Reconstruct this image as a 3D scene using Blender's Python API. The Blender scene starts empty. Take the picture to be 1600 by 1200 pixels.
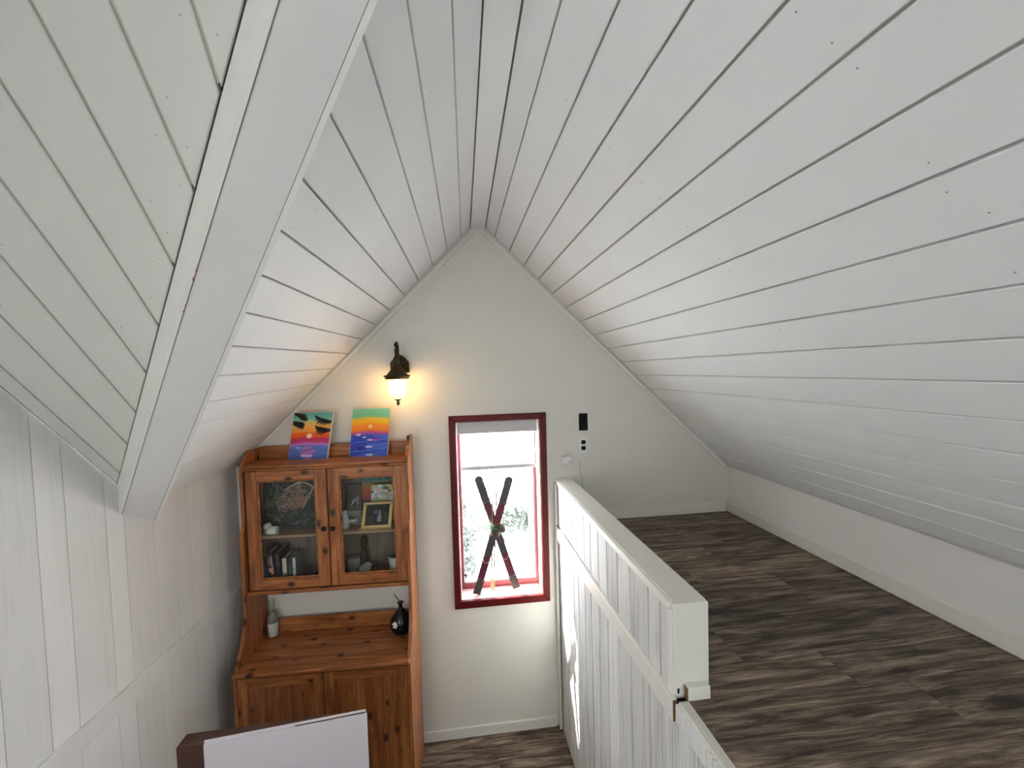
import bpy, bmesh, math, random
from mathutils import Vector, Matrix
random.seed(7)
C = bpy.context.scene.collection
SC = bpy.context.scene
Z0 = 2.495            # eye height above the lower floor; geometry below is written relative to the eye

# ------------------------------------------------------------------ camera
cd = bpy.data.cameras.new('camera'); cam = bpy.data.objects.new('camera', cd); C.objects.link(cam)
cd.sensor_fit = 'HORIZONTAL'; cd.sensor_width = 36.0; cd.lens = 662.676 / 1600 * 36.0
cd.clip_start = 0.02; cd.clip_end = 200
R0 = Vector((0.9928172, -0.1162634, -0.0282273)); R1 = Vector((-0.0327804, -0.0374374, -0.9987612)); R2 = Vector((0.1150626, 0.9925126, -0.0409797))
m = Matrix.Identity(4)
for i in range(3):
    m[i][0] = R0[i]; m[i][1] = -R1[i]; m[i][2] = -R2[i]
m[0][3], m[1][3], m[2][3] = 0, 0, Z0
cam.matrix_world = m
SC.camera = cam
# ------------------------------------------------------------------ light and exposure
w = bpy.data.worlds.new('sky'); SC.world = w; w.use_nodes = True
nt = w.node_tree; bg = nt.nodes['Background']
bg.inputs[0].default_value = (0.84, 0.93, 1.0, 1); bg.inputs[1].default_value = 10.5
sd = bpy.data.lights.new('sun', 'SUN'); sd.energy = 50.0; sd.angle = math.radians(0.6); sd.color = (1, .97, .93)
sun = bpy.data.objects.new('sun', sd); C.objects.link(sun)
sun.rotation_euler = Vector((1, -0.92, -1.72)).to_track_quat('-Z', 'Y').to_euler(); sun.location = (-4, 7, 10)
def area(name, loc, tgt, sx, sy, e, col=(1, 1, 1)):
    l = bpy.data.lights.new(name, 'AREA'); l.shape = 'RECTANGLE'; l.size = sx; l.size_y = sy; l.energy = e; l.color = col
    o = bpy.data.objects.new(name, l); C.objects.link(o)
    o.location = Vector(loc) + Vector((0, 0, Z0)); o.rotation_euler = (Vector(tgt) - Vector(loc)).to_track_quat('-Z', 'Y').to_euler()
    return o
area('rear_fill', (-0.4, -2.38, -1.35), (-0.4, 2.0, -1.35), 1.5, 1.3, 4, (0.95, 0.975, 1.0))  # added fill from behind the eye; no window is built there
area('unseen_dormer_fill', (-1.33, -0.75, -0.75), (1.5, 2.2, -0.55), 1.0, 1.0, 13, (0.95, 0.975, 1.0))  # fill for an unseen dormer window, aimed to brighten knee wall and right slope
area('loft_fill', (1.45, -2.3, -0.7), (-0.9, 2.4, -0.2), 0.6, 0.6, 11, (0.95, 0.975, 1.0))  # extra fill added for the left slope and gable, without a window
po = area('gable_window_portal', (.22, 2.97, -.95), (.22, 0, -.95), .6, 1.25, 1); po.data.cycles.is_portal = True
SC.view_settings.view_transform = 'Standard'; SC.view_settings.look = 'None'
SC.view_settings.gamma = 1; SC.view_settings.use_curve_mapping = False
SC.view_settings.exposure = 0.9

# ------------------------------------------------------------------ materials
def newmat(name):
    mt = bpy.data.materials.new(name); mt.use_nodes = True
    n = mt.node_tree; return mt, n, n.nodes['Principled BSDF']
def coords(n, scale, rnd=True):
    tc = n.nodes.new('ShaderNodeTexCoord'); mp = n.nodes.new('ShaderNodeMapping')
    mp.inputs['Scale'].default_value = scale
    if rnd:
        oi = n.nodes.new('ShaderNodeObjectInfo'); mu = n.nodes.new('ShaderNodeMath'); mu.operation = 'MULTIPLY'; mu.inputs[1].default_value = 37.0
        n.links.new(oi.outputs['Random'], mu.inputs[0])
        ad = n.nodes.new('ShaderNodeVectorMath'); ad.operation = 'ADD'
        n.links.new(tc.outputs['Object'], ad.inputs[0]); n.links.new(mu.outputs[0], ad.inputs[1])
        n.links.new(ad.outputs[0], mp.inputs[0])
    else:
        n.links.new(tc.outputs['Object'], mp.inputs[0])
    return mp.outputs[0]
def noise(n, vec, s, det=4, rough=.55, dist=0):
    t = n.nodes.new('ShaderNodeTexNoise'); t.inputs['Scale'].default_value = s; t.inputs['Detail'].default_value = det
    t.inputs['Roughness'].default_value = rough; t.inputs['Distortion'].default_value = dist
    n.links.new(vec, t.inputs['Vector']); return t.outputs['Fac']
def ramp(n, fac, stops):
    r = n.nodes.new('ShaderNodeValToRGB'); e = r.color_ramp.elements
    e[0].position, e[0].color = stops[0][0], (*stops[0][1], 1)
    e[1].position, e[1].color = stops[-1][0], (*stops[-1][1], 1)
    for p, c in stops[1:-1]:
        x = e.new(p); x.color = (*c, 1)
    n.links.new(fac, r.inputs[0]); return r.outputs[0]
def mix(n, fac, a, b, mode='MIX'):
    x = n.nodes.new('ShaderNodeMix'); x.data_type = 'RGBA'; x.blend_type = mode
    for sock, v in ((x.inputs[0], fac), (x.inputs[6], a), (x.inputs[7], b)):
        if isinstance(v, (int, float)): sock.default_value = v
        elif isinstance(v, tuple): sock.default_value = (*v, 1)
        else: n.links.new(v, sock)
    return x.outputs[2]
def bump(n, bs, fac, strength, dist=.002):
    b = n.nodes.new('ShaderNodeBump'); b.inputs['Strength'].default_value = strength; b.inputs['Distance'].default_value = dist
    n.links.new(fac, b.inputs['Height']); n.links.new(b.outputs[0], bs.inputs['Normal'])
def plain(name, col, rough=.5, metal=0, spec=.5, var=0, bmp=0, bs_scale=200):
    mt, n, b = newmat(name)
    b.inputs['Base Color'].default_value = (*col, 1); b.inputs['Roughness'].default_value = rough
    b.inputs['Metallic'].default_value = metal; b.inputs['Specular IOR Level'].default_value = spec
    if var:
        f = noise(n, coords(n, (1, 1, 1)), 6, 3)
        c = ramp(n, f, [(.3, tuple(x * (1 - var) for x in col)), (.7, tuple(min(1, x * (1 + var)) for x in col))])
        n.links.new(c, b.inputs['Base Color'])
    if bmp:
        bump(n, b, noise(n, coords(n, (1, 1, 1)), bs_scale, 2), bmp, .001)
    return mt
def wood(name, grain, dark, mid, light, knot=None, rough=.42, gs=1.0, kn=1.0, bmp=.15):
    # grain: axis index along which the wood fibres run
    mt, n, b = newmat(name)
    s = [14.0 * gs] * 3; s[grain] = 1.1 * gs
    v = coords(n, tuple(s))
    f = noise(n, v, 2.2, 6, .6, .8)
    fine = noise(n, v, 11, 3, .6)
    c = ramp(n, f, [(.28, dark), (.5, mid), (.72, light)])
    c = mix(n, mix(n, .35, (0.5, 0.5, 0.5), ramp(n, fine, [(.3, (.55, .5, .45)), (.6, (.62, .62, .62))])), c, c)
    fm = ramp(n, fine, [(.3, (.72, .68, .64)), (.62, (1.08, 1.08, 1.08))])
    c = mix(n, .8, c, fm, 'MULTIPLY')
    if knot:
        ks = [8.5 * kn] * 3; ks[grain] = 5.5 * kn
        kv = coords(n, tuple(ks))
        vo = n.nodes.new('ShaderNodeTexVoronoi'); vo.inputs['Scale'].default_value = 1.0; vo.inputs['Randomness'].default_value = 1
        n.links.new(kv, vo.inputs['Vector'])
        ka = ramp(n, vo.outputs['Distance'], [(0.0, (1, 1, 1)), (.11, (.95, .95, .95)), (.17, (.3, .3, .3)), (.26, (0, 0, 0))])
        c = mix(n, ka, c, knot)
    n.links.new(c, b.inputs['Base Color'])
    b.inputs['Roughness'].default_value = rough
    if bmp: bump(n, b, fine, bmp, .0008)
    return mt
PD, PM, PL, PK = (.17, .048, .013), (.345, .115, .032), (.56, .225, .075), (.035, .009, .003)
M = {}
M['pine_x'] = wood('pine_grain_across', 0, PD, PM, PL, PK, kn=1.3)
M['pine_z'] = wood('pine_grain_upright', 2, PD, PM, PL, PK, kn=1.3)
M['pine_y'] = wood('pine_grain_deep', 1, PD, PM, PL, PK)
M['pine_grey'] = wood('pine_back_panel', 2, (.17, .13, .10), (.25, .2, .155), (.33, .27, .21), None)
def planks_mat():
    mt, n, b = newmat('weathered_oak_plank')
    v = coords(n, (1.5, 17, 8))
    f = noise(n, v, 1.5, 10, .72, 1.2)
    fine = noise(n, coords(n, (5, 110, 40)), 1.5, 4, .65, .4)
    f2 = noise(n, coords(n, (1.1, 5.5, 3)), 1.6, 6, .6, 2.2)
    c = ramp(n, f, [(.33, (.035, .024, .017)), (.44, (.115, .085, .063)), (.53, (.25, .195, .150)), (.66, (.50, .42, .34))])
    c2 = ramp(n, f2, [(.3, (.50, .46, .43)), (.48, (.85, .83, .81)), (.66, (1.25, 1.2, 1.12))])
    c = mix(n, 1.0, c, c2, 'MULTIPLY')
    c = mix(n, .85, c, ramp(n, fine, [(.34, (.55, .52, .50)), (.55, (1.06, 1.06, 1.06))]), 'MULTIPLY')
    oi = n.nodes.new('ShaderNodeObjectInfo')
    c = mix(n, 1.0, c, ramp(n, oi.outputs['Random'], [(0, (.72, .72, .74)), (.5, (.95, .94, .93)), (1, (1.12, 1.10, 1.05))]), 'MULTIPLY')
    nz = n.nodes.new('ShaderNodeTexNoise'); nz.inputs['Scale'].default_value = 9; tcv = coords(n, (2.2, 8.5, 3)); n.links.new(tcv, nz.inputs['Vector'])
    dm = n.nodes.new('ShaderNodeVectorMath'); dm.operation = 'MULTIPLY_ADD'; dm.inputs[1].default_value = (.25, .25, .25)
    n.links.new(nz.outputs['Color'], dm.inputs[0]); n.links.new(tcv, dm.inputs[2])
    vo = n.nodes.new('ShaderNodeTexVoronoi'); vo.inputs['Scale'].default_value = 1.0
    n.links.new(dm.outputs[0], vo.inputs['Vector'])
    k = ramp(n, vo.outputs['Distance'], [(0, (1, 1, 1)), (.09, (.85, .85, .85)), (.17, (.25, .25, .25)), (.3, (0, 0, 0))])
    c = mix(n, k, c, (.022, .015, .011))
    n.links.new(c, b.inputs['Base Color']); b.inputs['Roughness'].default_value = .5
    b.inputs['Specular IOR Level'].default_value = .3
    bump(n, b, f, .25, .001); return mt
M['floor'] = planks_mat()
def paint(name, col, bumpk=0, bscale=60, rough=.6, grain=None, dirt=.02, streak=None):
    mt, n, b = newmat(name)
    f = noise(n, coords(n, (1, 1, 1), False), 2.5, 3)
    c = ramp(n, f, [(.3, tuple(x * (1 - dirt) for x in col)), (.7, tuple(min(.95, x * (1 + dirt)) for x in col))])
    if grain is not None:
        s = [75.0] * 3; s[grain] = 2.2
        g = noise(n, coords(n, tuple(s)), 1.0, 5, .6, .6)
        if streak:
            s3 = [9.0] * 3; s3[grain] = 1.3
            msk = ramp(n, noise(n, coords(n, tuple(s3)), 1.0, 3, .5), [(.40, (.12, .12, .12)), (.62, (1, 1, 1))])
            c = mix(n, msk, c, mix(n, 1.0, c, ramp(n, g, [(.36, streak), (.56, (1, 1, 1))]), 'MULTIPLY'))
            oi = n.nodes.new('ShaderNodeObjectInfo'); lo_ = .5 + .5 * streak[0]
            c = mix(n, 1.0, c, ramp(n, oi.outputs['Random'], [(0, (lo_ * .94, lo_ * .94, lo_ * .94)), (1, (1.03, 1.03, 1.03))]), 'MULTIPLY')
        bump(n, b, g, bumpk, .0022)
    elif bumpk:
        g = noise(n, coords(n, (1, 1, 1), False), bscale, 2, .5)
        bump(n, b, g, bumpk, .003)
    n.links.new(c, b.inputs['Base Color']); b.inputs['Roughness'].default_value = rough
    b.inputs['Specular IOR Level'].default_value = .35
    return mt
M['ceil'] = paint('ceiling_paint', (.85, .86, .865), 0, rough=.55)
M['ceil_cross'] = paint('ceiling_paint_cream_dimmed', (.63, .63, .585), 0, rough=.55)  # cream tint, also darkened in the colour to offset light on this slope
M['seam'] = plain('dark_seam', (.17, .16, .145), .8)  # darkened to put recess shade into the gaps between boards
M['groove'] = paint('groove_paint', (.50, .49, .43), 0)
M['wall'] = paint('orange_peel_wall', (.745, .73, .67), .35, 75)
M['knee'] = paint('textured_knee_wall', (.84, .82, .79), .4, 60)
M['trimw'] = paint('white_trim_paint', (.80, .785, .72), 0, rough=.4)
M['beam'] = paint('beam_paint', (.74, .74, .735), 0, rough=.5, dirt=.03)
M['beam_side'] = paint('beam_side_paint', (.80, .795, .75), 0, rough=.5)
M['leftwall'] = paint('white_rough_sawn_board', (.79, .78, .765), .35, grain=2, rough=.6, streak=(.94, .937, .93))
M['whitewash'] = paint('whitewashed_board', (.84, .83, .81), .5, grain=2, rough=.55, streak=(.52, .51, .50))
M['raw'] = wood('raw_wood_end', 2, (.12, .06, .025), (.2, .105, .045), (.28, .16, .07))
M['red'] = plain('dark_red_casing_paint', (.105, .007, .007), .42, var=.15, spec=.25)
M['redsill'] = plain('light_red_sill_paint', (.62, .40, .38), .3)
M['jamb'] = plain('reveal_paint', (.72, .64, .62), .3)
M['black'] = plain('black_plastic', (.004, .004, .005), .6, spec=.2)
M['gap'] = plain('dark_gap', (.01, .009, .008), .9)
M['white_plastic'] = plain('white_plastic', (.80, .80, .78), .35)
M['knob'] = plain('blackened_iron', (.03, .028, .026), .38, .7)
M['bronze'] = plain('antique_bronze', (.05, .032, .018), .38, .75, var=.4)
M['bronze_lit'] = plain('lit_bronze', (.065, .038, .016), .4, .7, var=.4)  # lamp-lit tone of the bronze, the glow put into the colour
M['blind'] = plain('blind_headrail_fabric', (.58, .56, .57), .8, bmp=.2)
def translucent(name, col, k):
    mt, n, b = newmat(name); b.inputs['Base Color'].default_value = (*col, 1); b.inputs['Roughness'].default_value = .9
    t = n.nodes.new('ShaderNodeBsdfTranslucent'); t.inputs[0].default_value = (*col, 1)
    mx = n.nodes.new('ShaderNodeMixShader'); mx.inputs[0].default_value = k
    n.links.new(b.outputs[0], mx.inputs[1]); n.links.new(t.outputs[0], mx.inputs[2])
    n.links.new(mx.outputs[0], n.nodes['Material Output'].inputs[0]); return mt
M['shade'] = translucent('cellular_shade_cloth', (.93, .93, .91), .75)
M['leaf'] = translucent('leaf', (.085, .09, .08), .4)
def glass(name, tint=(1, 1, 1), refl=.06, rough=0.0):
    mt, n, b = newmat(name)
    tr = n.nodes.new('ShaderNodeBsdfTransparent'); tr.inputs[0].default_value = (*tint, 1)
    gl = n.nodes.new('ShaderNodeBsdfGlossy'); gl.inputs['Roughness'].default_value = rough
    fr = n.nodes.new('ShaderNodeLayerWeight'); fr.inputs[0].default_value = .5
    pw = n.nodes.new('ShaderNodeMath'); pw.operation = 'POWER'; pw.inputs[1].default_value = 4
    n.links.new(fr.outputs['Facing'], pw.inputs[0])
    ad = n.nodes.new('ShaderNodeMath'); ad.operation = 'MULTIPLY_ADD'; ad.inputs[1].default_value = .6; ad.inputs[2].default_value = refl
    n.links.new(pw.outputs[0], ad.inputs[0])
    mx = n.nodes.new('ShaderNodeMixShader')
    n.links.new(ad.outputs[0], mx.inputs[0]); n.links.new(tr.outputs[0], mx.inputs[1]); n.links.new(gl.outputs[0], mx.inputs[2])
    n.links.new(mx.outputs[0], n.nodes['Material Output'].inputs[0]); return mt
M['glass'] = glass('window_glass', (.96, .98, .98))
M['cabglass'] = glass('cabinet_glass', (.93, .94, .93), .025)
M['bottle'] = glass('bottle_glass', (.93, .95, .945), .04)
def emit(name, col, s):
    mt, n, b = newmat(name); b.inputs['Base Color'].default_value = (*col, 1)
    b.inputs['Emission Color'].default_value = (*col, 1); b.inputs['Emission Strength'].default_value = s; return mt
M['bulb'] = emit('warm_bulb', (1, .60, .22), 48)
def frosted():
    mt, n, b = newmat('seeded_lantern_glass')
    tr = n.nodes.new('ShaderNodeBsdfTransparent'); tr.inputs[0].default_value = (1, .97, .88, 1)
    tl = n.nodes.new('ShaderNodeBsdfTranslucent'); tl.inputs[0].default_value = (1, .90, .62, 1)
    mx = n.nodes.new('ShaderNodeMixShader'); mx.inputs[0].default_value = .28
    n.links.new(tr.outputs[0], mx.inputs[1]); n.links.new(tl.outputs[0], mx.inputs[2])
    n.links.new(mx.outputs[0], n.nodes['Material Output'].inputs[0]); return mt
M['lantern_glass'] = frosted()
M['milk'] = plain('white_wax', (.88, .88, .84), .5)
M['ceramic'] = plain('pale_glazed_ceramic', (.62, .66, .64), .3, var=.15)
M['vase'] = plain('black_glazed_ceramic', (.006, .006, .007), .22)
M['gold'] = plain('gilt_frame', (.55, .38, .16), .4, .35)
M['darkframe'] = plain('dark_frame', (.035, .038, .034), .5)
M['page'] = plain('book_pages', (.42, .39, .33), .8)
M['brownseat'] = plain('brown_leather', (.085, .036, .026), .45, var=.2, bmp=.2)
M['throw'] = plain('white_quilt_cloth', (.72, .68, .73), .8, bmp=.5, bs_scale=300)
M['cream'] = plain('cream_shell', (.60, .54, .42), .5, var=.2)
M['card'] = plain('grey_card', (.33, .32, .30), .7)
M['ski_red'] = plain('burgundy_ski_board', (.085, .009, .022), .4, var=.3)
M['ski_dark'] = plain('charcoal_ski_cover', (.045, .038, .036), .5, var=.3)
M['steel'] = plain('dull_steel', (.45, .43, .42), .35, .7)
M['strap'] = plain('dark_strap', (.03, .024, .024), .6)
M['cork'] = plain('orange_wood_grip', (.50, .20, .09), .5)
M['pole'] = plain('brown_pole', (.17, .11, .08), .5)
M['needle'] = plain('green_needles', (.03, .12, .03), .6, var=.4)
M['needle_pale'] = plain('frosted_needles', (.28, .42, .30), .6, var=.3)
M['cone'] = plain('pine_cone_scale', (.05, .028, .018), .6, var=.4)
M['bow'] = plain('dark_red_ribbon', (.13, .008, .012), .5)
M['snow'] = plain('pale_ground', (.8, .8, .8), .9)
M['bark'] = plain('grey_bark', (.25, .23, .22), .9)
def vcol(name, rough=.6, spec=.4):
    mt, n, b = newmat(name); a = n.nodes.new('ShaderNodeVertexColor'); a.layer_name = 'print'
    n.links.new(a.outputs[0], b.inputs['Base Color']); b.inputs['Roughness'].default_value = rough; b.inputs['Specular IOR Level'].default_value = spec
    return mt
M['print'] = vcol('flat_print'); M['acrylic'] = vcol('acrylic_painting', .45)

# ------------------------------------------------------------------ mesh helpers
ORG = {}
def mk(name, verts, faces, mat, parent=None, smooth=False, kind=None):
    """link world-space (eye-relative) vertices as one mesh object with its origin at its base"""
    vs = [Vector((v[0], v[1], v[2] + Z0)) for v in verts]
    lo = Vector((min(v.x for v in vs), min(v.y for v in vs), min(v.z for v in vs))); hi = Vector((max(v.x for v in vs), max(v.y for v in vs), 0))
    org = Vector(((lo.x + hi.x) / 2, (lo.y + hi.y) / 2, lo.z))
    me = bpy.data.meshes.new(name); me.from_pydata([v - org for v in vs], [], faces); me.update()
    bm = bmesh.new(); bm.from_mesh(me); bmesh.ops.recalc_face_normals(bm, faces=bm.faces); bm.to_mesh(me); bm.free()
    me.materials.append(mat)
    if smooth:
        for p in me.polygons: p.use_smooth = True
    o = bpy.data.objects.new(name, me); C.objects.link(o); ORG[o.name] = org
    if parent is not None:
        o.parent = parent; o.location = org - ORG[parent.name]
    else: o.location = org
    if kind: o['kind'] = kind
    return o
def thing(name, label, cat, loc, group=None):
    o = bpy.data.objects.new(name, None); C.objects.link(o); o.location = (loc[0], loc[1], loc[2] + Z0); ORG[o.name] = o.location.copy()
    o.empty_display_size = .05
    return tag(o, label, cat, group)
def tag(o, label, cat, group=None):
    o['label'] = label; o['category'] = cat
    if group: o['group'] = group
    return o
def st(name, loc=(0, 0, 0)):
    o = bpy.data.objects.new(name, None); C.objects.link(o); o.location = (loc[0], loc[1], loc[2] + Z0); ORG[o.name] = o.location.copy(); o['kind'] = 'structure'; return o
def join(*parts):
    V, F = [], []
    for v, f in parts:
        k = len(V); V += list(v); F += [tuple(i + k for i in q) for q in f]
    return V, F
def boxg(lo, hi, bev=0, fr=None):
    bm = bmesh.new(); bmesh.ops.create_cube(bm, size=1)
    for v in bm.verts:
        v.co = Vector([(lo[i] + hi[i]) / 2 + v.co[i] * (hi[i] - lo[i]) for i in range(3)])
    if bev: bmesh.ops.bevel(bm, geom=list(bm.edges), offset=bev, segments=1, affect='EDGES')
    bm.verts.index_update()
    V = [v.co.copy() for v in bm.verts]; F = [tuple(v.index for v in f.verts) for f in bm.faces]; bm.free()
    if fr: V = [Vector(fr(*v)) for v in V]
    return V, F
def prism(front, n, t, ch=0.0):
    """polygon front face (3D points), extruded back by -n*t, front edges chamfered by ch"""
    n = Vector(n).normalized(); P = [Vector(p) for p in front]; c = sum(P, Vector()) / len(P); k = len(P)
    back = [p - n * t for p in P]
    if ch:
        fr_ = []
        for i, p in enumerate(P):
            a = (P[i - 1] - p).normalized(); b = (P[(i + 1) % k] - p).normalized()
            s = max(.25, math.sin(max(.2, a.angle(b)))); fr_.append(p + (a + b) * (ch / s))
        mid = [p - n * ch for p in P]
        V = back + mid + fr_
        F = [tuple(range(k))[::-1], tuple(range(2 * k, 3 * k))]
        for r in (0, k):
            F += [(r + i, r + (i + 1) % k, r + k + (i + 1) % k, r + k + i) for i in range(k)]
    else:
        V = back + P; F = [tuple(range(k))[::-1], tuple(range(k, 2 * k))] + [(i, (i + 1) % k, k + (i + 1) % k, k + i) for i in range(k)]
    return V, F
def extrude(sec, d, t0, t1, base):
    """section: list of 3D points, swept along d from t0 to t1"""
    d = Vector(d); S = [Vector(p) for p in sec]; k = len(S)
    V = [p + d * t0 for p in S] + [p + d * t1 for p in S]
    F = [tuple(range(k))[::-1], tuple(range(k, 2 * k))] + [(i, (i + 1) % k, k + (i + 1) % k, k + i) for i in range(k)]
    return V, F
def lathe(prof, c, seg=24, ax=None, flute=0, fl=0):
    V, F = [], []
    for r, z in prof:
        for i in range(seg):
            a = 2 * math.pi * i / seg; rr = r * (1 + (fl * math.cos(flute * a) if flute else 0))
            V.append(Vector((c[0] + rr * math.cos(a), c[1] + rr * math.sin(a), c[2] + z)))
    for j in range(len(prof) - 1):
        for i in range(seg):
            F.append((j * seg + i, j * seg + (i + 1) % seg, (j + 1) * seg + (i + 1) % seg, (j + 1) * seg + i))
    F.append(tuple(range(seg))[::-1]); F.append(tuple(range((len(prof) - 1) * seg, len(prof) * seg)))
    return V, F
def tube(pts, r, seg=8):
    P = [Vector(p) for p in pts]; V, F = [], []
    rr = r if isinstance(r, (list, tuple)) else [r] * len(P)
    up = Vector((.13, .21, .97))
    for i, p in enumerate(P):
        t = (P[min(i + 1, len(P) - 1)] - P[max(i - 1, 0)]).normalized()
        a = t.cross(up)
        if a.length < .05: a = t.cross(Vector((1, 0, 0)))
        a.normalize(); b = t.cross(a)
        for k in range(seg):
            g = 2 * math.pi * k / seg; V.append(p + (a * math.cos(g) + b * math.sin(g)) * rr[i])
    for i in range(len(P) - 1):
        for k in range(seg):
            F.append((i * seg + k, i * seg + (k + 1) % seg, (i + 1) * seg + (k + 1) % seg, (i + 1) * seg + k))
    F.append(tuple(range(seg))[::-1]); F.append(tuple(range((len(P) - 1) * seg, len(P) * seg)))
    return V, F
def panel(name, o, ux, vy, nu, nv, fn, mat, parent):
    """flat print: grid from origin o along ux and vy, coloured by fn(u, v)"""
    o, ux, vy = Vector(o), Vector(ux), Vector(vy)
    V = [o + ux * (i / nu) + vy * (j / nv) for j in range(nv + 1) for i in range(nu + 1)]
    F = [(j * (nu + 1) + i, j * (nu + 1) + i + 1, (j + 1) * (nu + 1) + i + 1, (j + 1) * (nu + 1) + i) for j in range(nv) for i in range(nu)]
    ob = mk(name, V, F, mat, parent)
    ca = ob.data.color_attributes.new('print', 'FLOAT_COLOR', 'POINT')
    buf = []
    for j in range(nv + 1):
        for i in range(nu + 1): buf += [*fn(i / nu, j / nv), 1.0]
    ca.data.foreach_set('color', buf)
    return ob
def clip(poly, a, b, c):
    """keep 2D points with a*x+b*y<=c"""
    out = []
    for i, p in enumerate(poly):
        q = poly[(i + 1) % len(poly)]; dp = a * p[0] + b * p[1] - c; dq = a * q[0] + b * q[1] - c
        if dp <= 0: out.append(p)
        if dp * dq < 0:
            t = dp / (dp - dq); out.append((p[0] + (q[0] - p[0]) * t, p[1] + (q[1] - p[1]) * t))
    return out
lin = lambda a, b, t: a + (b - a) * t
def srgb(r, g, b):
    f = lambda c: (c / 255 / 12.92) if c / 255 <= .04045 else ((c / 255 + .055) / 1.055) ** 2.4
    return (f(r), f(g), f(b))

# ------------------------------------------------------------------ room shell
YG = 2.8; YB = -2.4; FL = -2.495; LF = -1.072
zr = lambda x: 1.085 - .996 * x
zl = lambda x: .824 + .993 * x
zc = lambda y: 1.4477 - 1.0115 * y
WX0, WX1, WZ0, WZ1 = -.053, .494, -1.549, -.358
# gable wall, with the window hole, as four thick pieces in one mesh
HX0, HX1, HZ0, HZ1 = WX0 - .010, WX1 + .010, WZ0 - .014, WZ1 + .010
def slab(pts): return prism([(x, YG, z) for x, z in pts], (0, -1, 0), .16)
gw = mk('wall_back', *join(
    slab([(-1.50, FL), (HX0, FL), (HX0, zl(HX0) + .07), (-1.50, zl(-1.50) + .07)]),
    slab([(HX0, FL), (HX1, FL), (HX1, HZ0), (HX0, HZ0)]),
    slab([(HX0, HZ1), (HX1, HZ1), (HX1, zr(HX1) + .07), (.131, 1.03), (HX0, zl(HX0) + .07)]),
    slab([(HX1, FL), (1.95, FL), (1.95, zr(1.95) + .12), (HX1, zr(HX1) + .07)])), M['wall'], None, kind='structure')
# right slope
rs = [(.178, .178, 1.1), (.2366, .25, 1.1124), (.3295, .3421, .981), (.4239, .4341, .8496), (.5166, .5253, .7213), (.6108, .6146, .6), (.7038, .7037, .4649), (.7987, .7923, .5195), (.8927, .8817, .5761), (.985, .9722, .6335), (1.0783, 1.0623, .6905), (1.1702, 1.1528, .7479), (1.2645, 1.2465, .8072), (1.357, 1.3394, .8661), (1.4508, 1.4327, .9252), (1.5475, 1.5241, .9831), (1.641, 1.6125, 1.039), (1.7345, 1.7082, 1.10)]
def xat(L, y): return L[0] + (L[1] - L[0]) * (YG - y) / (YG - L[2])
sl = 1 / math.sqrt(1 + .996 ** 2)
ceil_r = mk('ceiling', *join(prism([(1.60, YG + .15, zr(1.60) + .16), (2.35, YG + .15, zr(2.35) + .16), (2.35, YB, zr(2.35) + .16), (1.60, YB, zr(1.60) + .16)], (-.996, 0, -1), .04), prism([(.10, YG + .2, zr(.10) + .018), (1.80, YG + .2, zr(1.80) + .018), (1.80, YB, zr(1.80) + .018), (.10, YB, zr(.10) + .018)], (-.996, 0, -1), .04)), M['groove'], None, kind='structure')
NR = Vector((-.996, 0, -1)).normalized()
g = .0028 * sl
for i in range(len(rs)):
    L0 = rs[i]
    if i < len(rs) - 1:
        L1 = rs[i + 1]; p3 = (xat(L1, YG) - g, YG, zr(xat(L1, YG) - g)); p2 = (xat(L1, YB) - g, YB, zr(xat(L1, YB) - g))
    else:
        ky = lambda y: 1.848 + (YG - y) * .0447
        p3 = (ky(YG), YG, -.750); p2 = (ky(YB), YB, -.775)
    q0 = (xat(L0, YB) + g, YB, zr(xat(L0, YB) + g)); q1 = (xat(L0, YG) + g, YG, zr(xat(L0, YG) + g))
    mk('plank', *prism([q0, p2, p3, q1], NR, .012, .0022), M['ceil'], ceil_r)
# left slope, from the gable to the valley beam
LSL = [(.0796, .0809, 1.2183), (.0204, .0064, 1.1239), (-.0713, -.0837, 1.0098), (-.1643, -.1704, .9001), (-.2583, -.2666, .9763), (-.3522, -.3643, 1.0674), (-.4458, -.4573, 1.1606), (-.5374, -.5519, 1.2585), (-.6277, -.6442, 1.3562), (-.7188, -.7387, 1.4543), (-.8118, -.8345, 1.555), (-.9036, -.9309, 1.658), (-.9949, -1.0191, 1.7567), (-1.0894, -1.1105, 1.86), (-1.183, -1.204, 1.95), (-1.277, -1.299, 1.98), (-1.387, -1.387, 1.9)]
NL = Vector((.993, 0, -1)).normalized()
VAL = .585
ceil_l = mk('ceiling', *prism([(x, y, zl(x) + .018) for x, y in ((.16, YG + .2), (.16, VAL - .16), (-1.45, VAL + 1.45), (-1.45, YG + .2))], NL, .04), M['groove'], None, kind='structure')
for i in range(len(LSL) - 1):
    a, b = LSL[i], LSL[i + 1]
    def end(L, s):
        y = 1.0
        for _ in range(12): x = xat(L, y) + s; y = VAL - x
        return x, y
    ea, eb = end(a, -g), end(b, g)
    xa, xb = xat(a, YG) - g, xat(b, YG) + g
    mk('plank', *prism([(xa, YG, zl(xa)), (ea[0], ea[1], zl(ea[0])), (eb[0], eb[1], zl(eb[0])), (xb, YG, zl(xb))], NL, .012, .0022), M['ceil'], ceil_l)
def nails(parent, spots, n):
    P = []
    for p in spots:
        p = Vector(p); a = n.cross(Vector((0, 1, 0.01))).normalized(); b = n.cross(a)
        q = [p + n * .0004 + (a * math.cos(g_) + b * math.sin(g_)) * .0019 for g_ in [k * math.pi / 3 for k in range(6)]]
        P.append(prism(q, n, .0008))
    mk('nail_marks', *join(*P), plain('nail_mark', (.36, .36, .34), .7), parent, kind='stuff')
rn = random.Random(9); sp = []
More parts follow.
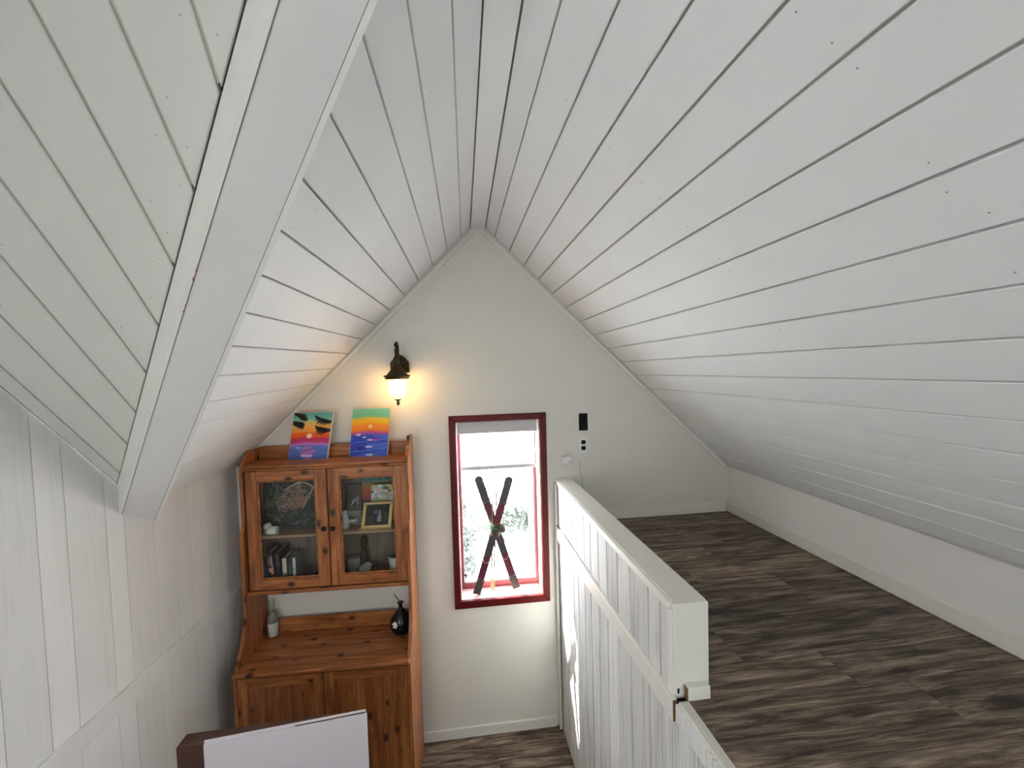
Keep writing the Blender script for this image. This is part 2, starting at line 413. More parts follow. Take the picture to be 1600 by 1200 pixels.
for i in range(1, len(rs) - 1):
    for y in (.62, 1.22, 1.83, 2.44):
        for q_ in (.22, .80):
            if rn.random() < .62:
                yy = y + rn.uniform(-.015, .015); x = lin(xat(rs[i], yy), xat(rs[i + 1], yy), q_ + rn.uniform(-.05, .05)); sp.append((x, yy, zr(x)))
nails(ceil_r, sp, NR)
sp = []
for i in range(1, 15):
    for y in (1.22, 1.83, 2.44):
        for q_ in (.22, .80):
            x = lin(xat(LSL[i], y), xat(LSL[i + 1], y), q_)
            if x + y > VAL + .12 and rn.random() < .55: sp.append((x, y + rn.uniform(-.01, .01), zl(x)))
nails(ceil_l, sp, NL)
# flat ridge board
mk('ridge_board', *prism([(.083, YG, .904), (.175, YG, .904), (.175, VAL - .13, .904), (.083, VAL - .13, .904)], (0, 0, -1), .02, .001), M['ceil'], ceil_l)
# cross gable slope on the left of the beam
CS = [(-.4394, .8419, -.4439, .8948), (-.5676, .8461, -.576, 1.0238), (-.6916, .8502, -.707, 1.1538), (-.8164, .8931, -.8359, 1.2846), (-.9433, 1.0168, -.9615, 1.4135), (-1.0705, 1.1409, -1.0878, 1.542), (-1.196, 1.2633, -1.2074, 1.6677), (-1.3245, 1.3885, -1.3344, 1.8001)]
CL = [(-.045, -.045), (-.178, -.178), (-.311, -.311)]
for a in CS:
    k = (a[0] - a[2]) / (a[1] - a[3]); CL.append((a[2] + k * (.49 - a[3]), None, a[2], a[3]))
def cx(L, y):
    if len(L) == 2: return L[0]
    return L[2] + (L[0] - L[2]) * (y - L[3]) / (.49 - L[3])
NCn = Vector((0, -1.0115, -1)).normalized()
seam_y = lambda x: 1.854 - 1.016 * (x + 1.387)
ceil_c = mk('ceiling', *prism([(-1.45, seam_y(-1.45) + .17, zc(seam_y(-1.45) + .17) + .02), (-.0, seam_y(0) + .17, zc(seam_y(0) + .17) + .02), (-.0, .48, zc(.48) + .02), (-1.45, .48, zc(.48) + .02)], NCn, .04), M['gap'], None, kind='structure')
CL.append((-1.3838, -1.3838))
CL2 = [L if len(L) == 4 else (L[0], None, L[0], 1.0) for L in CL]
for i in range(len(CL2) - 1):
    a, b = CL2[i], CL2[i + 1]; gg = .0032
    def end(L, s):
        y = 1.0
        for _ in range(15): x = cx(L, y) + s; y = seam_y(x) - .002
        return x, y
    ea, eb = end(a, -gg), end(b, gg if i < len(CL2) - 2 else 0)
    xa, xb = cx(a, .49) - gg, cx(b, .49) + gg
    f = [(xa, .49, zc(.49)), (ea[0], ea[1], zc(ea[1])), (eb[0], eb[1], zc(eb[1])), (xb, .49, zc(.49))]
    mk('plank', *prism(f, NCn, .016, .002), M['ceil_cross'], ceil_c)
    # groove bed, painted like the boards
    mk('groove', *prism([(ea[0] - .006, ea[1] - .002, zc(ea[1] - .002) + .009), (ea[0] + .012, ea[1] - .012, zc(ea[1] - .012) + .009), (xa + .012, .49, zc(.49) + .009), (xa - .006, .49, zc(.49) + .009)], NCn, .004), M['groove'], ceil_c)
sp = []
for i in range(1, len(CL2) - 1):
    for d in (.035, .10, .41):
        for q_ in (.2, .8):
            xm = lin(CL2[i][2], CL2[i + 1][2], q_); y = seam_y(xm) - d + rn.uniform(-.01, .01); x = lin(cx(CL2[i], y), cx(CL2[i + 1], y), q_)
            if y > .52 and rn.random() < .75: sp.append((x, y, zc(y)))
nails(ceil_c, sp, NCn)
# slopes behind the eye, plain sheets
rv = .48
mk('ceiling', *join(
    prism([(-1.45, rv, .962), (.1, rv, .962), (-1.45, -1.0, -.50)], (0, 1, -1), .03),
    prism([(.15, rv, .972), (.15, YB, .972), (-1.45, YB, -.61), (-1.45, -1.1, -.61)], (1, 0, -1), .03)), M['ceil'], None, kind='structure')
# valley beam casing
dv = (1, -1.016, 1.02)
beam = st('trim_1', (-1.387, 1.95, -.655))
sec = lambda P: [(-1.387, y, z) for y, z in P]
mk('side_board', *extrude(sec([(1.854, -.428), (1.852, -.543), (1.866, -.552), (1.868, -.428)]), dv, -.05, 1.42, 0), M['beam_side'], beam)
mk('bottom_board', *extrude(sec([(1.8685, -.551), (2.0400, -.6415), (2.0400, -.62), (1.8685, -.53)]), dv, -.05, 1.42, 0), M['beam'], beam)
mk('side_board', *extrude(sec([(2.042, -.644), (2.058, -.655), (2.060, -.53), (2.043, -.53)]), dv, -.05, 1.42, 0), M['beam_side'], beam)
for (ya_, za_), (yb_, zb_) in (((1.8655, -.5505), (1.8692, -.5525)), ((2.0395, -.6400), (2.0425, -.6430))):
    mk('seam', *extrude([(-1.387, ya_, za_ - .0006), (-1.387, yb_, zb_ - .0006), (-1.387, yb_, zb_ + .02), (-1.387, ya_, za_ + .02)], dv, -.02, 1.42, 0), M['seam'], beam)
# chipped paint spots on the beam arris
chips = []
for t, s, k in ((.765, .012, 1), (.782, .008, 2), (.79, .005, 1), (.70, .007, 0), (.712, .006, 1)):
    p = Vector((-1.387, 1.8675, -.5525)) + Vector(dv) * t
    q = [p + Vector(dv) * (s * .5 * math.cos(a)) * random.uniform(.6, 1) + Vector((0, .35, -.19)).normalized() * s * .5 * math.sin(a) * random.uniform(.5, 1) for a in [i * 1.05 for i in range(6)]]
    chips.append(prism([x + Vector((-.0006, -.0008, -.0012)) for x in q], (0, -.3, -1), .0005))
o = mk('paint_chips', *join(*chips), plain('bare_red_wood', (.30, .07, .04), .7), beam, kind='stuff')

mk('wall_front', *prism([(-1.50, YB, FL), (2.3, YB, FL), (2.3, YB, 1.3), (-1.50, YB, 1.3)], (0, 1, 0), .1), M['wall'], None, kind='structure')
mk('wall_right', *prism([(2.2, YG, LF - .2), (2.2, YB, LF - .2), (2.2, YB, -.3), (2.2, YG, -.3)], (-1, 0, 0), .05), M['gap'], None, kind='structure')
# left wall: backing, upright boards, rail
XL = -1.387
def top_left(y): return -.55 if y > 1.96 else (zc(y) + .004 if y > .48 else .95)
lw = mk('wall_left', *prism([(XL - .012, y, z) for y, z in ((YG, FL), (YG, -.53), (1.95, -.53), (rv, .99), (-1.05, -.53), (YB, -.53), (YB, FL))], (1, 0, 0), .1), M['groove'], None, kind='structure')
seams = [2.80, 2.672, 2.545, 2.42, 2.29, 2.163, 2.0305, 1.877, 1.789, 1.627, 1.526, 1.388, 1.25, 1.09, .95, .80, .66, .49]
rail_t = lambda y: -1.237 - (y - 1.634) * .041
rail_b = lambda y: -1.316 - (y - 1.628) * .018
for i in range(len(seams) - 1):
    a, b = seams[i], seams[i + 1]; gp = .0003 if a > 2.04 else .0010
    ya, yb = a - gp, b + gp
    ta, tb = top_left(ya), top_left(yb)
    pts = [(XL, ya, rail_t(ya)), (XL, yb, rail_t(yb)), (XL, yb, tb), (XL, ya, ta)]
    if ya > 1.96 > yb: pts = [(XL, ya, rail_t(ya)), (XL, yb, rail_t(yb)), (XL, yb, zc(yb) + .004), (XL, 1.86, zc(1.86) + .004), (XL, ya, -.55)]
    mk('plank', *prism(pts, (1, 0, 0), .012, .0008), M['leftwall'], lw)
    lo = [(XL, ya, FL), (XL, yb, FL), (XL, yb, rail_b(yb)), (XL, ya, rail_b(ya))]
    mk('plank', *prism(lo, (1, 0, 0), .012, .0004), M['leftwall'], lw)
mk('rail', *prism([(XL + .014, YG - .002, rail_b(YG)), (XL + .014, .2, rail_b(.2)), (XL + .014, .2, rail_t(.2)), (XL + .014, YG - .002, rail_t(YG))], (1, 0, 0), .018, .002), M['leftwall'], lw)
t2 = mk('trim_2', *boxg((XL + .001, 2.735, FL), (XL + .016, 2.799, -.56), .003), M['trimw'], None, kind='structure')
mk('trim_2_ridge', *boxg((XL + .013, 2.755, FL), (XL + .024, 2.775, -.57), .003), M['trimw'], t2).name = 'bead'
# rake mouldings on the gable
t3 = mk('trim_3', *join(
    prism([(.165, YG - .014, .898), (1.846, YG - .014, -.752), (1.846, YG - .014, -.784), (.155, YG - .014, .872)], (0, -1, 0), .013, .002)), M['trimw'], None, kind='structure')
t4 = mk('trim_4', *prism([(.10, YG - .014, .898), (.105, YG - .014, .868), (-1.382, YG - .014, -.583), (-1.382, YG - .014, -.552)], (0, -1, 0), .013, .002), M['trimw'], None, kind='structure')

# knee wall, loft floor
ky = lambda y: 1.850 + (YG - y) * .0435
kw = mk('wall_right', *prism([(ky(YG), YG, LF - .02), (ky(YG), YG, -.70), (ky(YB), YB, -.72), (ky(YB), YB, LF - .02)], (-1, -.0435, 0), .1), M['knee'], None, kind='structure')
bb = mk('baseboard_right', *prism([(ky(YG) - .013, YG, LF), (ky(YG) - .013, YG, LF + .072), (ky(YB) - .013, YB, LF + .072), (ky(YB) - .013, YB, LF)], (-1, -.0435, 0), .0125, .004), M['trimw'], None, kind='structure')
mk('baseboard_back', *boxg((.73, YG - .014, LF), (ky(YG) - .014, YG - .0005, LF + .072), .003), M['trimw'], None, kind='structure')
xl = lambda y: .605 + (YG - y) * .023
xr = lambda y: .714 + (YG - y) * .030
PE = 1.273
fl = mk('floor', *prism([(.64, YG + .05, LF - .005), (2.2, YG + .05, LF - .005), (2.2, YB, LF - .005), (.745, YB, LF - .005)], (0, 0, 1), .08), M['gap'], None, kind='structure')
ca, sa = math.cos(math.radians(2.5)), math.sin(math.radians(2.5))
rnd = random.Random(3)
for k in range(-24, 10):
    s0 = 1.375 * ca - 1.2 * sa + k * .178   # distance along the plank normal (-sa, ca)
    u = rnd.uniform(-.5, .5)
    while u < 2.4:
        un = u + 1.22
        poly = [(u * ca - s0 * sa, u * sa + s0 * ca), (un * ca - s0 * sa, un * sa + s0 * ca), (un * ca - (s0 + .178) * sa, un * sa + (s0 + .178) * ca), (u * ca - (s0 + .178) * sa, u * sa + (s0 + .178) * ca)]
        poly = clip(poly, -1, -.024, -.7058)           # stair edge / curb
        poly = clip(poly, 1, .0435, 1.850 + YG * .0435 - .002)
        poly = clip(poly, 0, 1, YG - .002); poly = clip(poly, 0, -1, -YB)
        if len(poly) >= 3:
            cxm = sum(p[0] for p in poly) / len(poly); cym = sum(p[1] for p in poly) / len(poly)
            ar = abs(sum(poly[i - 1][0] * poly[i][1] - poly[i][0] * poly[i - 1][1] for i in range(len(poly)))) / 2
            if ar > .002:
                mk('plank', *prism([(x, y, LF) for x, y in poly], (0, 0, 1), .006, .0007), M['floor'], fl)
        u = un + .0005
# lower floor
fl2 = mk('floor', *prism([(-1.5, YG + .05, FL - .006), (.9, YG + .05, FL - .006), (.9, YB, FL - .006), (-1.5, YB, FL - .006)], (0, 0, 1), .08), M['gap'], None, kind='structure')
for k in range(30):
    y1 = YG - k * .178; y0 = max(YB, y1 - .1775)
    if y1 <= YB: break
    xx = -1.387 + (-.9 if k % 2 else -.3)
    while xx < .7:
        a, b = max(xx, -1.387), min(xx + 1.22, .70)
        if b > a + .02: mk('plank', *prism([(a + .0004, y0, FL), (b - .0004, y0, FL), (b - .0004, y1, FL), (a + .0004, y1, FL)], (0, 0, 1), .006, .0007), M['floor'], fl2)
        xx += 1.22
mk('baseboard_back', *boxg((-1.386, YG - .014, FL), (.577, YG - .0005, FL + .072), .003), M['trimw'], None, kind='structure')

# half wall between stairwell and loft
hw = mk('wall_loft_side', *join(
    prism([(xl(YG) + .010, YG, -.792), (xl(PE) + .012, PE + .02, -.792), (xl(PE) + .012, PE + .02, FL), (xl(YG) + .012, YG, FL)], (-1, -.023, 0), .09),
    prism([(xl(PE) + .012, PE + .02, LF - .03), (xl(YB) + .012, YB, LF - .03), (xl(YB) + .012, YB, FL), (xl(PE) + .012, PE + .02, FL)], (-1, -.023, 0), .09)), M['seam'], None, kind='structure')
NH = (-1, -.023, 0)
hs = [2.752, 2.574, 2.41, 2.31, 2.188, 2.081, 1.965, 1.846, 1.72, 1.589, 1.43, 1.34, 1.286]
for i in range(len(hs) - 1):
    a, b = hs[i] - .0038, hs[i + 1] + .0038
    mk('plank', *prism([(xl(a), a, -1.075), (xl(b), b, -1.075), (xl(b), b, -.80), (xl(a), a, -.80)], NH, .010, .0012), M['whitewash'], hw)
ls = hs[:-1] + [1.27, 1.12, .97, .83, .68, .55, .41, .27, .14, 0, -.14, -.3, -.45]
for i in range(len(ls) - 1):
    a, b = ls[i] - .0038, ls[i + 1] + .0038
    tp = -1.12 if b > 1.2 else LF - .035
    mk('plank', *prism([(xl(a), a, FL), (xl(b), b, FL), (xl(b), b, tp), (xl(a), a, tp)], NH, .010, .0012), M['whitewash'], hw)
# rail band and its sawn end
bt = lambda y: -1.068 - (y - 1.23) * .010; bb_ = lambda y: -1.142 - (y - 1.23) * .014
mk('rail_band', *prism([(xl(YG) - .016, YG - .001, bb_(YG)), (xl(1.238) - .016, 1.238, bb_(1.238)), (xl(1.238) - .016, 1.238, bt(1.238)), (xl(YG) - .016, YG - .001, bt(YG))], NH, .0165, .003), M['trimw'], hw)
e = mk('rail_end', *boxg((xl(1.23) - .0135, 1.2345, -1.139), (xl(1.23) - .0015, 1.238, -1.071), .0008), M['raw'], hw); e['label'] = 'bare brown sawn end of the rail'
# cap, lip, end board
mk('cap_board', *prism([(xl(YG) + .004, YG - .001, -.771), (xl(PE) + .006, PE - .002, -.771), (xr(PE), PE - .002, -.771), (xr(YG), YG - .001, -.771)], (0, 0, 1), .02, .004), M['trimw'], hw)
mk('lip_moulding', *prism([(xl(YG) - .005, YG - .001, -.804), (xl(PE) - .005, PE, -.804), (xl(PE) - .005, PE, -.773), (xl(YG) - .005, YG - .001, -.773)], NH, .012, .004), M['trimw'], hw)
mk('lip_moulding', *prism([(xr(YG) + .004, YG - .001, -.804), (xr(YG) + .004, YG - .001, -.773), (xr(PE) + .004, PE, -.773), (xr(PE) + .004, PE, -.804)], (1, .03, 0), .010, .003), M['trimw'], hw)
mk('back_board', *prism([(xr(YG), YG - .001, LF), (xr(YG), YG - .001, -.790), (xr(PE), PE, -.790), (xr(PE), PE, LF)], (1, .03, 0), .012, .001), M['trimw'], hw)
mk('end_board', *boxg((xl(PE) + .001, PE - .020, -1.082), (xr(PE) + .001, PE + .002, -.772), .0025), M['trimw'], hw)
mk('corner_strip', *boxg((xl(PE) - .006, PE - .012, -1.075), (xl(PE) + .003, PE + .012, -.79), .002), M['trimw'], hw)
mk('foot_block', *boxg((.676, PE - .045, -1.105), (.7505, PE - .0205, -1.032), .002), M['trimw'], hw)
e = mk('block_side', *boxg((.6735, PE - .043, -1.103), (.6758, PE - .022, -1.034), 0), M['raw'], hw); e['label'] = 'bare brown side of the white foot block'
mk('latch_hole', *boxg((.652, PE - .0225, -1.062), (.6575, PE - .0202, -1.047), 0), M['gap'], hw)
mk('shadow_gap', *boxg((.752, PE - .028, -1.103), (.7605, PE - .0205, -1.078), 0), M['gap'], hw)
# corner strips against the gable
mk('corner_strip', *boxg((.586, YG - .042, FL), (.604, YG - .001, -1.15), .002), M['trimw'], hw)
mk('corner_strip', *boxg((.5895, YG - .045, -1.075), (.604, YG - .001, -.79), .002), M['trimw'], hw)
# ribbed nosing on the loft floor edge
no = st('trim_5', (.66, 0, LF - .03))
nx = lambda y: .6295 + (1.235 - y) * .024
NN = (0, 0, 1)
def strip(a, b, zt, zb, nm, mat=M['trimw'], y0=1.228):
    mk(nm, *prism([(nx(y0) + a, y0, zt), (nx(YB) + a, YB, zt), (nx(YB) + b, YB, zt), (nx(y0) + b, y0, zt)], NN, zt - zb, .001), mat, no)
strip(.002, .0135, LF - .003, LF - .06, 'edge_board', M['whitewash'])
strip(.0135, .0475, LF - .001, LF - .03, 'nosing')
for k in range(5): strip(.0145 + k * .0065, .0178 + k * .0065, LF + .0025, LF - .004, 'rib')

# ------------------------------------------------------------------ window
win = st('window_1', (.22, YG, WZ0))
ox0, ox1, oz0, oz1 = -.101, .545, -1.604, -.313
ix0, ix1, iz0, iz1 = -.058, .500, -1.553, -.356
yf = YG - .018
def cas(p): return prism([(x, yf, z) for x, z in p], (0, -1, 0), .0175, .004)
mk('casing', *cas([(ox0, oz0), (ox1, oz0), (ix1, iz0), (ix0, iz0)]), M['red'], win)
mk('casing', *cas([(ox1, oz0), (ox1, oz1), (ix1, iz1), (ix1, iz0)]), M['red'], win)
mk('casing', *cas([(ox1, oz1), (ox0, oz1), (ix0, iz1), (ix1, iz1)]), M['red'], win)
mk('casing', *cas([(ox0, oz1), (ox0, oz0), (ix0, iz0), (ix0, iz1)]), M['red'], win)
mk('sill', *boxg((WX0 - .004, YG - .001, WZ0 - .012), (WX1 + .006, YG + .19, WZ0), .001), M['redsill'], win)
mk('jamb', *boxg((WX0 - .006, YG - .001, WZ0), (WX0, YG + .155, WZ1), 0), M['jamb'], win)
mk('jamb', *boxg((WX1, YG - .001, WZ0), (WX1 + .006, YG + .155, WZ1), 0), M['jamb'], win)
mk('head_jamb', *boxg((WX0, YG - .001, WZ1), (WX1, YG + .155, WZ1 + .006), 0), M['jamb'], win)
ys = YG + .135
M['sash'] = plain('sash_red', (.19, .03, .035), .4)
mk('sash_rail', *boxg((WX0, ys, WZ0), (WX1, ys + .025, WZ0 + .040), .003), M['sash'], win)
mk('sash_rail', *boxg((WX0, ys, WZ1 - .035), (WX1, ys + .025, WZ1), .003), M['sash'], win)
mk('sash_stile', *boxg((WX0, ys, WZ0 + .04), (WX0 + .022, ys + .025, WZ1 - .035), .003), M['sash'], win)
mk('sash_stile', *boxg((WX1 - .022, ys, WZ0 + .04), (WX1, ys + .025, WZ1 - .035), .003), M['sash'], win)
mk('pane', *boxg((WX0 + .015, ys + .010, WZ0 + .03), (WX1 - .015, ys + .014, WZ1 - .03), 0), M['glass'], win)
mk('weather_strip', *boxg((WX0 + .02, ys - .002, WZ0 + .040), (WX1 - .02, ys + .012, WZ0 + .050), 0), plain('grey_gasket', (.22, .2, .2), .7), win)
mk('sash_lock', *join(boxg((-.030, ys - .012, -1.472), (-.018, ys + .002, -1.430), .002), boxg((-.034, ys - .02, -1.448), (-.012, ys - .012, -1.438), .002)), M['knob'], win)
# blind
bl = thing('window_blind', 'white half-drawn cellular blind at the top of the red-framed window', 'blind', (.22, YG + .06, -.68))
mk('head_rail', *boxg((WX0 + .002, YG + .005, -.437), (WX1 - .007, YG + .06, WZ1 - .002), .003), M['blind'], bl)
V, F = [], []
nc = 14
for i in range(nc + 1):
    z = lin(-.437, -.668, i / nc)
    for x in (-.03, .474): V.append((x, YG + .062 + (.006 if i % 2 else 0), z))
F = [(2 * i, 2 * i + 1, 2 * i + 3, 2 * i + 2) for i in range(nc)]
mk('shade_cloth', V, F, M['shade'], bl)
mk('bottom_rail', *boxg((-.032, YG + .050, -.692), (.476, YG + .080, -.665), .003), plain('blind_rail', (.55, .53, .53), .6), bl)

# ------------------------------------------------------------------ pine hutch
HO = (-1.287, 2.785); ha = math.radians(2); hc, hsn = math.cos(ha), math.sin(ha)
def H(u, v, z): return Vector((HO[0] + u * hc - v * hsn, HO[1] - u * hsn - v * hc, z))
def hb(name, u0, u1, v0, v1, z0, z1, mat, parent, bev=.002): return mk(name, *boxg((u0, v0, z0), (u1, v1, z1), bev, H), mat, parent)
hutch = thing('pine_hutch', 'tall pine hutch with glazed doors above an open counter and solid doors', 'cabinet', H(.475, .2, FL))
W_ = .956
def side(u0, u1, top):
    prof = [(0.0, FL), (.372, FL), (.372, -1.655), (.352, -1.632), (.345, -1.61), (.315, -1.575), (.285, -1.53), (.262, -1.48), (.246, -1.42), (.238, -1.35), (.236, -1.24), (.234, -.915), (.222, -.905), (.214, -.885), (.205, -.86), (.205, -.56), (.195, -.53), (.170, -.50), (.125, -.462), (.105, top + .008), (.09, top), (0.0, top)]
    V = [H(u0, v, z) for v, z in prof] + [H(u1, v, z) for v, z in prof]; k = len(prof)
    F = [tuple(range(k))[::-1], tuple(range(k, 2 * k))] + [(i, (i + 1) % k, k + (i + 1) % k, k + i) for i in range(k)]
    mk('side_panel', V, F, M['pine_z'], hutch)
side(0, .019, -.462); side(W_ - .019, W_, -.412)
i0, i1 = .0195, W_ - .0195
hb('top_board', i0, i1, 0, .212, -.549, -.531, M['pine_x'], hutch, .004)
hb('cornice', i0, i1, .196, .224, -.558, -.5485, M['pine_x'], hutch, .003)
hb('back_rail', i0, i1, 0, .016, -.531, -.453, M['pine_x'], hutch)
hb('back_panel', i0, i1, 0, .008, -1.262, -.549, M['pine_grey'], hutch, 0)
hb('bottom_board', i0, i1, 0, .225, -1.283, -1.262, M['pine_x'], hutch, .004)
hb('shelf', i0, i1, .009, .185, -.968, -.952, plain('pale_shelf_pine', (.40, .27, .17), .5, var=.15), hutch)
hb('divider', .487, .497, .009, .17, -1.262, -.549, M['pine_z'], hutch)
hb('counter_rail', i0, i1, 0, .016, -1.632, -1.545, M['pine_x'], hutch)
for k in range(6):   # counter glued up from boards
    v0 = k * .0633; v1 = v0 + .0631
    hb('counter_board', i0 if k < 5 else .003, i1 if k < 5 else W_ - .003, v0, v1 + (.010 if k == 5 else 0), -1.653, -1.632, M['pine_x'], hutch, .0007 if k < 5 else .005)
def frame_door(name, u0, u1, z0, z1, v0, stile, rail, glazed):
    d = hb(name, u0, u0 + stile, v0, v0 + .02, z0, z1, M['pine_z'], hutch)
    hb('stile', u1 - stile, u1, v0, v0 + .02, z0, z1, M['pine_z'], d)
    hb('rail', u0 + stile, u1 - stile, v0, v0 + .0195, z1 - rail, z1, M['pine_x'], d)
    hb('rail', u0 + stile, u1 - stile, v0, v0 + .0195, z0, z0 + rail, M['pine_x'], d)
    a, b, c, e_ = u0 + stile, u1 - stile, z0 + rail, z1 - rail
    if glazed:
        bd = .009
        for (p, q, r, s) in ((a, a + bd, c, e_), (b - bd, b, c, e_), (a, b, c, c + bd), (a, b, e_ - bd, e_)):
            hb('bead', p, q, v0 + .004, v0 + .014, r, s, M['pine_y'], d, .002)
        hb('glass_pane', a + .004, b - .004, v0 + .007, v0 + .010, c + .004, e_ - .004, M['cabglass'], d, 0)
    else:
        n = 6
        for k in range(n):
            hb('panel_board', lin(a, b, k / n) + .0003, lin(a, b, (k + 1) / n) - .0003, v0 + .004, v0 + .012, c, e_, M['pine_z'], d, .0008)
    return d
def knob(u, v, z, par):
    P = H(u, v, z); pr = [(.004, 0), (.005, .008), (.012, .012), (.014, .017), (.011, .022), (.004, .024)]
    V, F = lathe(pr, (0, 0, 0), 14); dvv = H(0, 1, 0) - H(0, 0, 0); ax = Vector((dvv.x, dvv.y, 0)).normalized(); s = Vector((-ax.y, ax.x, 0))
    V = [P + s * v.x + Vector((0, 0, 1)) * v.y + ax * v.z for v in V]
    k = mk('knob', V, F, M['knob'], par, True); k['label'] = 'dark round metal knob'
dl = frame_door('glass_door', .036, .487, -1.255, -.561, .198, .063, .058, True)
dr = frame_door('glass_door', .494, .936, -1.255, -.561, .198, .063, .058, True)
knob(.466, .218, -.910, dl); knob(.518, .218, -.912, dr)
d1 = frame_door('solid_door', .022, .475, -2.42, -1.668, .352, .052, .052, False)
d2 = frame_door('solid_door', .481, .934, -2.42, -1.668, .352, .052, .052, False)
knob(.45, .372, -2.0, d1); knob(.506, .372, -2.0, d2)
hb('plinth', i0, i1, .32, .34, FL + .001, -2.425, M['pine_x'], hutch)
hb('carcass_floor', i0, i1, .01, .345, -2.44, -2.425, M['pine_x'], hutch)
hb('carcass_back', i0, i1, 0, .008, -2.42, -1.662, M['pine_grey'], hutch, 0)

# ------------------------------------------------------------------ things on and in the hutch
def lerp3(stops, t):
    for (a, ca_), (b, cb_) in zip(stops, stops[1:]):
        if t <= b:
            k = 0 if b == a else max(0, min(1, (t - a) / (b - a))); return tuple(lin(ca_[i], cb_[i], k) for i in range(3))
    return stops[-1][1]
def seg(px, py, x0, y0, x1, y1):
    dx, dy = x1 - x0, y1 - y0; L = dx * dx + dy * dy; t = max(0, min(1, ((px - x0) * dx + (py - y0) * dy) / L)) if L else 0
    return math.hypot(px - x0 - t * dx, py - y0 - t * dy), t
rp = random.Random(11)
fronds = []
for (bx, by, ex, ey) in ((-.05, 1.02, .36, .86), (-.05, .80, .30, .74), (1.02, .80, .56, .93), (1.02, .62, .60, .71)):
    for i in range(26):
        t = i / 25; x = lin(bx, ex, t); y = lin(by, ey, t) - .02 * math.sin(t * 3)
        L = .20 * math.sin(math.pi * min(1, .15 + t * .9)) + .03
        sgn = 1 if ex > bx else -1
        for s in (1, -1) if ey > .9 or by > .9 else (1, -1):
            fronds.append((x, y, x + sgn * L * .7, y - L * (.55 if s > 0 else -.25) * rp.uniform(.7, 1.1)))
def art1(u, v):
    vv = v - .025 * math.sin(math.pi * u) + .006 * math.sin(13 * u)
    c = lerp3([(0, srgb(70, 100, 175)), (.27, srgb(95, 120, 195)), (.29, srgb(190, 120, 200)), (.335, srgb(205, 100, 175)), (.345, srgb(190, 50, 110)), (.44, srgb(205, 45, 90)), (.455, srgb(235, 90, 20)), (.55, srgb(245, 110, 30)), (.57, srgb(250, 155, 60)), (.70, srgb(245, 180, 85)), (.78, srgb(215, 200, 120)), (.84, srgb(120, 190, 165)), (1, srgb(80, 165, 155))], vv)
    if v < .27:
        k = .5 + .5 * math.sin(u * 23 + v * 90) * math.sin(v * 140 + u * 9)
        c = tuple(x * (.85 + .3 * k) for x in c)
        if abs(u - .48) < .22 - abs(v - .15) and k > .45: c = srgb(190, 120, 185)
        if v < .1 and v > .05 and abs(u - .47) < .14: c = srgb(215, 190, 225)
        if abs(v - .245) < .012 and .15 < u < .3: c = srgb(200, 180, 225)
    if math.hypot(u - .47, (v - .50) * 1.25) < .068: c = srgb(255, 225, 195)
    for f in fronds:
        d, t = seg(u, v * 1.2, f[0], f[1] * 1.2, f[2], f[3] * 1.2)
        if d < .017 * (1.1 - t): return (.006, .006, .006)
    return c
def art2(u, v):
    vv = v - .03 * math.sin(math.pi * u) + .005 * math.sin(11 * u)
    c = lerp3([(0, srgb(45, 85, 190)), (.40, srgb(55, 85, 200)), (.43, srgb(120, 80, 180)), (.47, srgb(190, 80, 150)), (.50, srgb(225, 100, 90)), (.53, srgb(250, 130, 20)), (.64, srgb(252, 150, 25)), (.69, srgb(252, 185, 20)), (.765, srgb(250, 195, 40)), (.80, srgb(150, 200, 120)), (.83, srgb(120, 195, 150)), (1, srgb(130, 200, 160))], vv)
    if vv < .42:
        k = math.sin(u * 9 + v * 60 + 2 * math.sin(v * 31)) * math.sin(v * 95 + u * 4)
        if k > .35: c = srgb(35, 50, 165)
        elif k < -.5: c = srgb(85, 120, 215)
    for (a, b, l, h, cc) in ((.2, .455, .07, .02, (235, 215, 235)), (.36, .40, .05, .018, (225, 215, 240)), (.52, .345, .09, .02, (225, 170, 215)), (.50, .20, .1, .022, (195, 195, 240)), (.52, .03, .1, .02, (200, 205, 245)), (.3, .17, .13, .03, (40, 30, 150)), (.7, .35, .12, .02, (170, 80, 190))):
        if ((u - a) / l) ** 2 + ((v - b) / h) ** 2 < 1: c = srgb(*cc)
    if math.hypot(u - .5, (v - .625) * 1.25) < .05: c = srgb(255, 215, 140)
    return c
def canvas(label, u0, v0, u1, v1, z0, ut, vt, zt, fn):
    """leaning canvas; bottom edge (u0,v0)-(u1,v1), top left (ut,vt)"""
    A, B = H(u0, v0, z0), H(u1, v1, z0); up = H(ut, vt, zt) - H(u0, v0, z0); ux = B - A; n = ux.cross(up).normalized()
    if n.y > 0: n = -n
    t = thing('painted_canvas', label, 'painting', (A + B) / 2 - n * .008)
    F = [A, B, B + up, A + up]
    mk('stretched_canvas', *prism(F, n, .016, .0015), plain('canvas_edge', (.62, .58, .55), .7), t)
    panel('painting', A + n * .0004 + ux * .01 + up * .008, ux * .98, up * .984, 90, 110, fn, M['acrylic'], t)
    return t
canvas('sunset canvas with black palm fronds leaning on top of the hutch', .212, .066, .455, .096, -.5305, .252, .036, -.246, art1)
canvas('sunset canvas with deep blue sea leaning on the hutch top, below the lantern', .577, .062, .814, .090, -.5305, .602, .034, -.234, art2)
def art3(u, v):
    c = lerp3([(0, srgb(20, 30, 110)), (.35, srgb(35, 50, 130)), (.38, srgb(150, 50, 90)), (.5, srgb(215, 90, 40)), (.62, srgb(210, 120, 50)), (.70, srgb(170, 150, 70)), (.75, srgb(70, 150, 140)), (1, srgb(60, 145, 140))], v)
    if v > .75 and math.sin(u * 30 + v * 60) + math.sin(u * 13 - v * 40) > .9 and u > .3: c = srgb(15, 60, 55)
    return tuple(x * .8 for x in c)
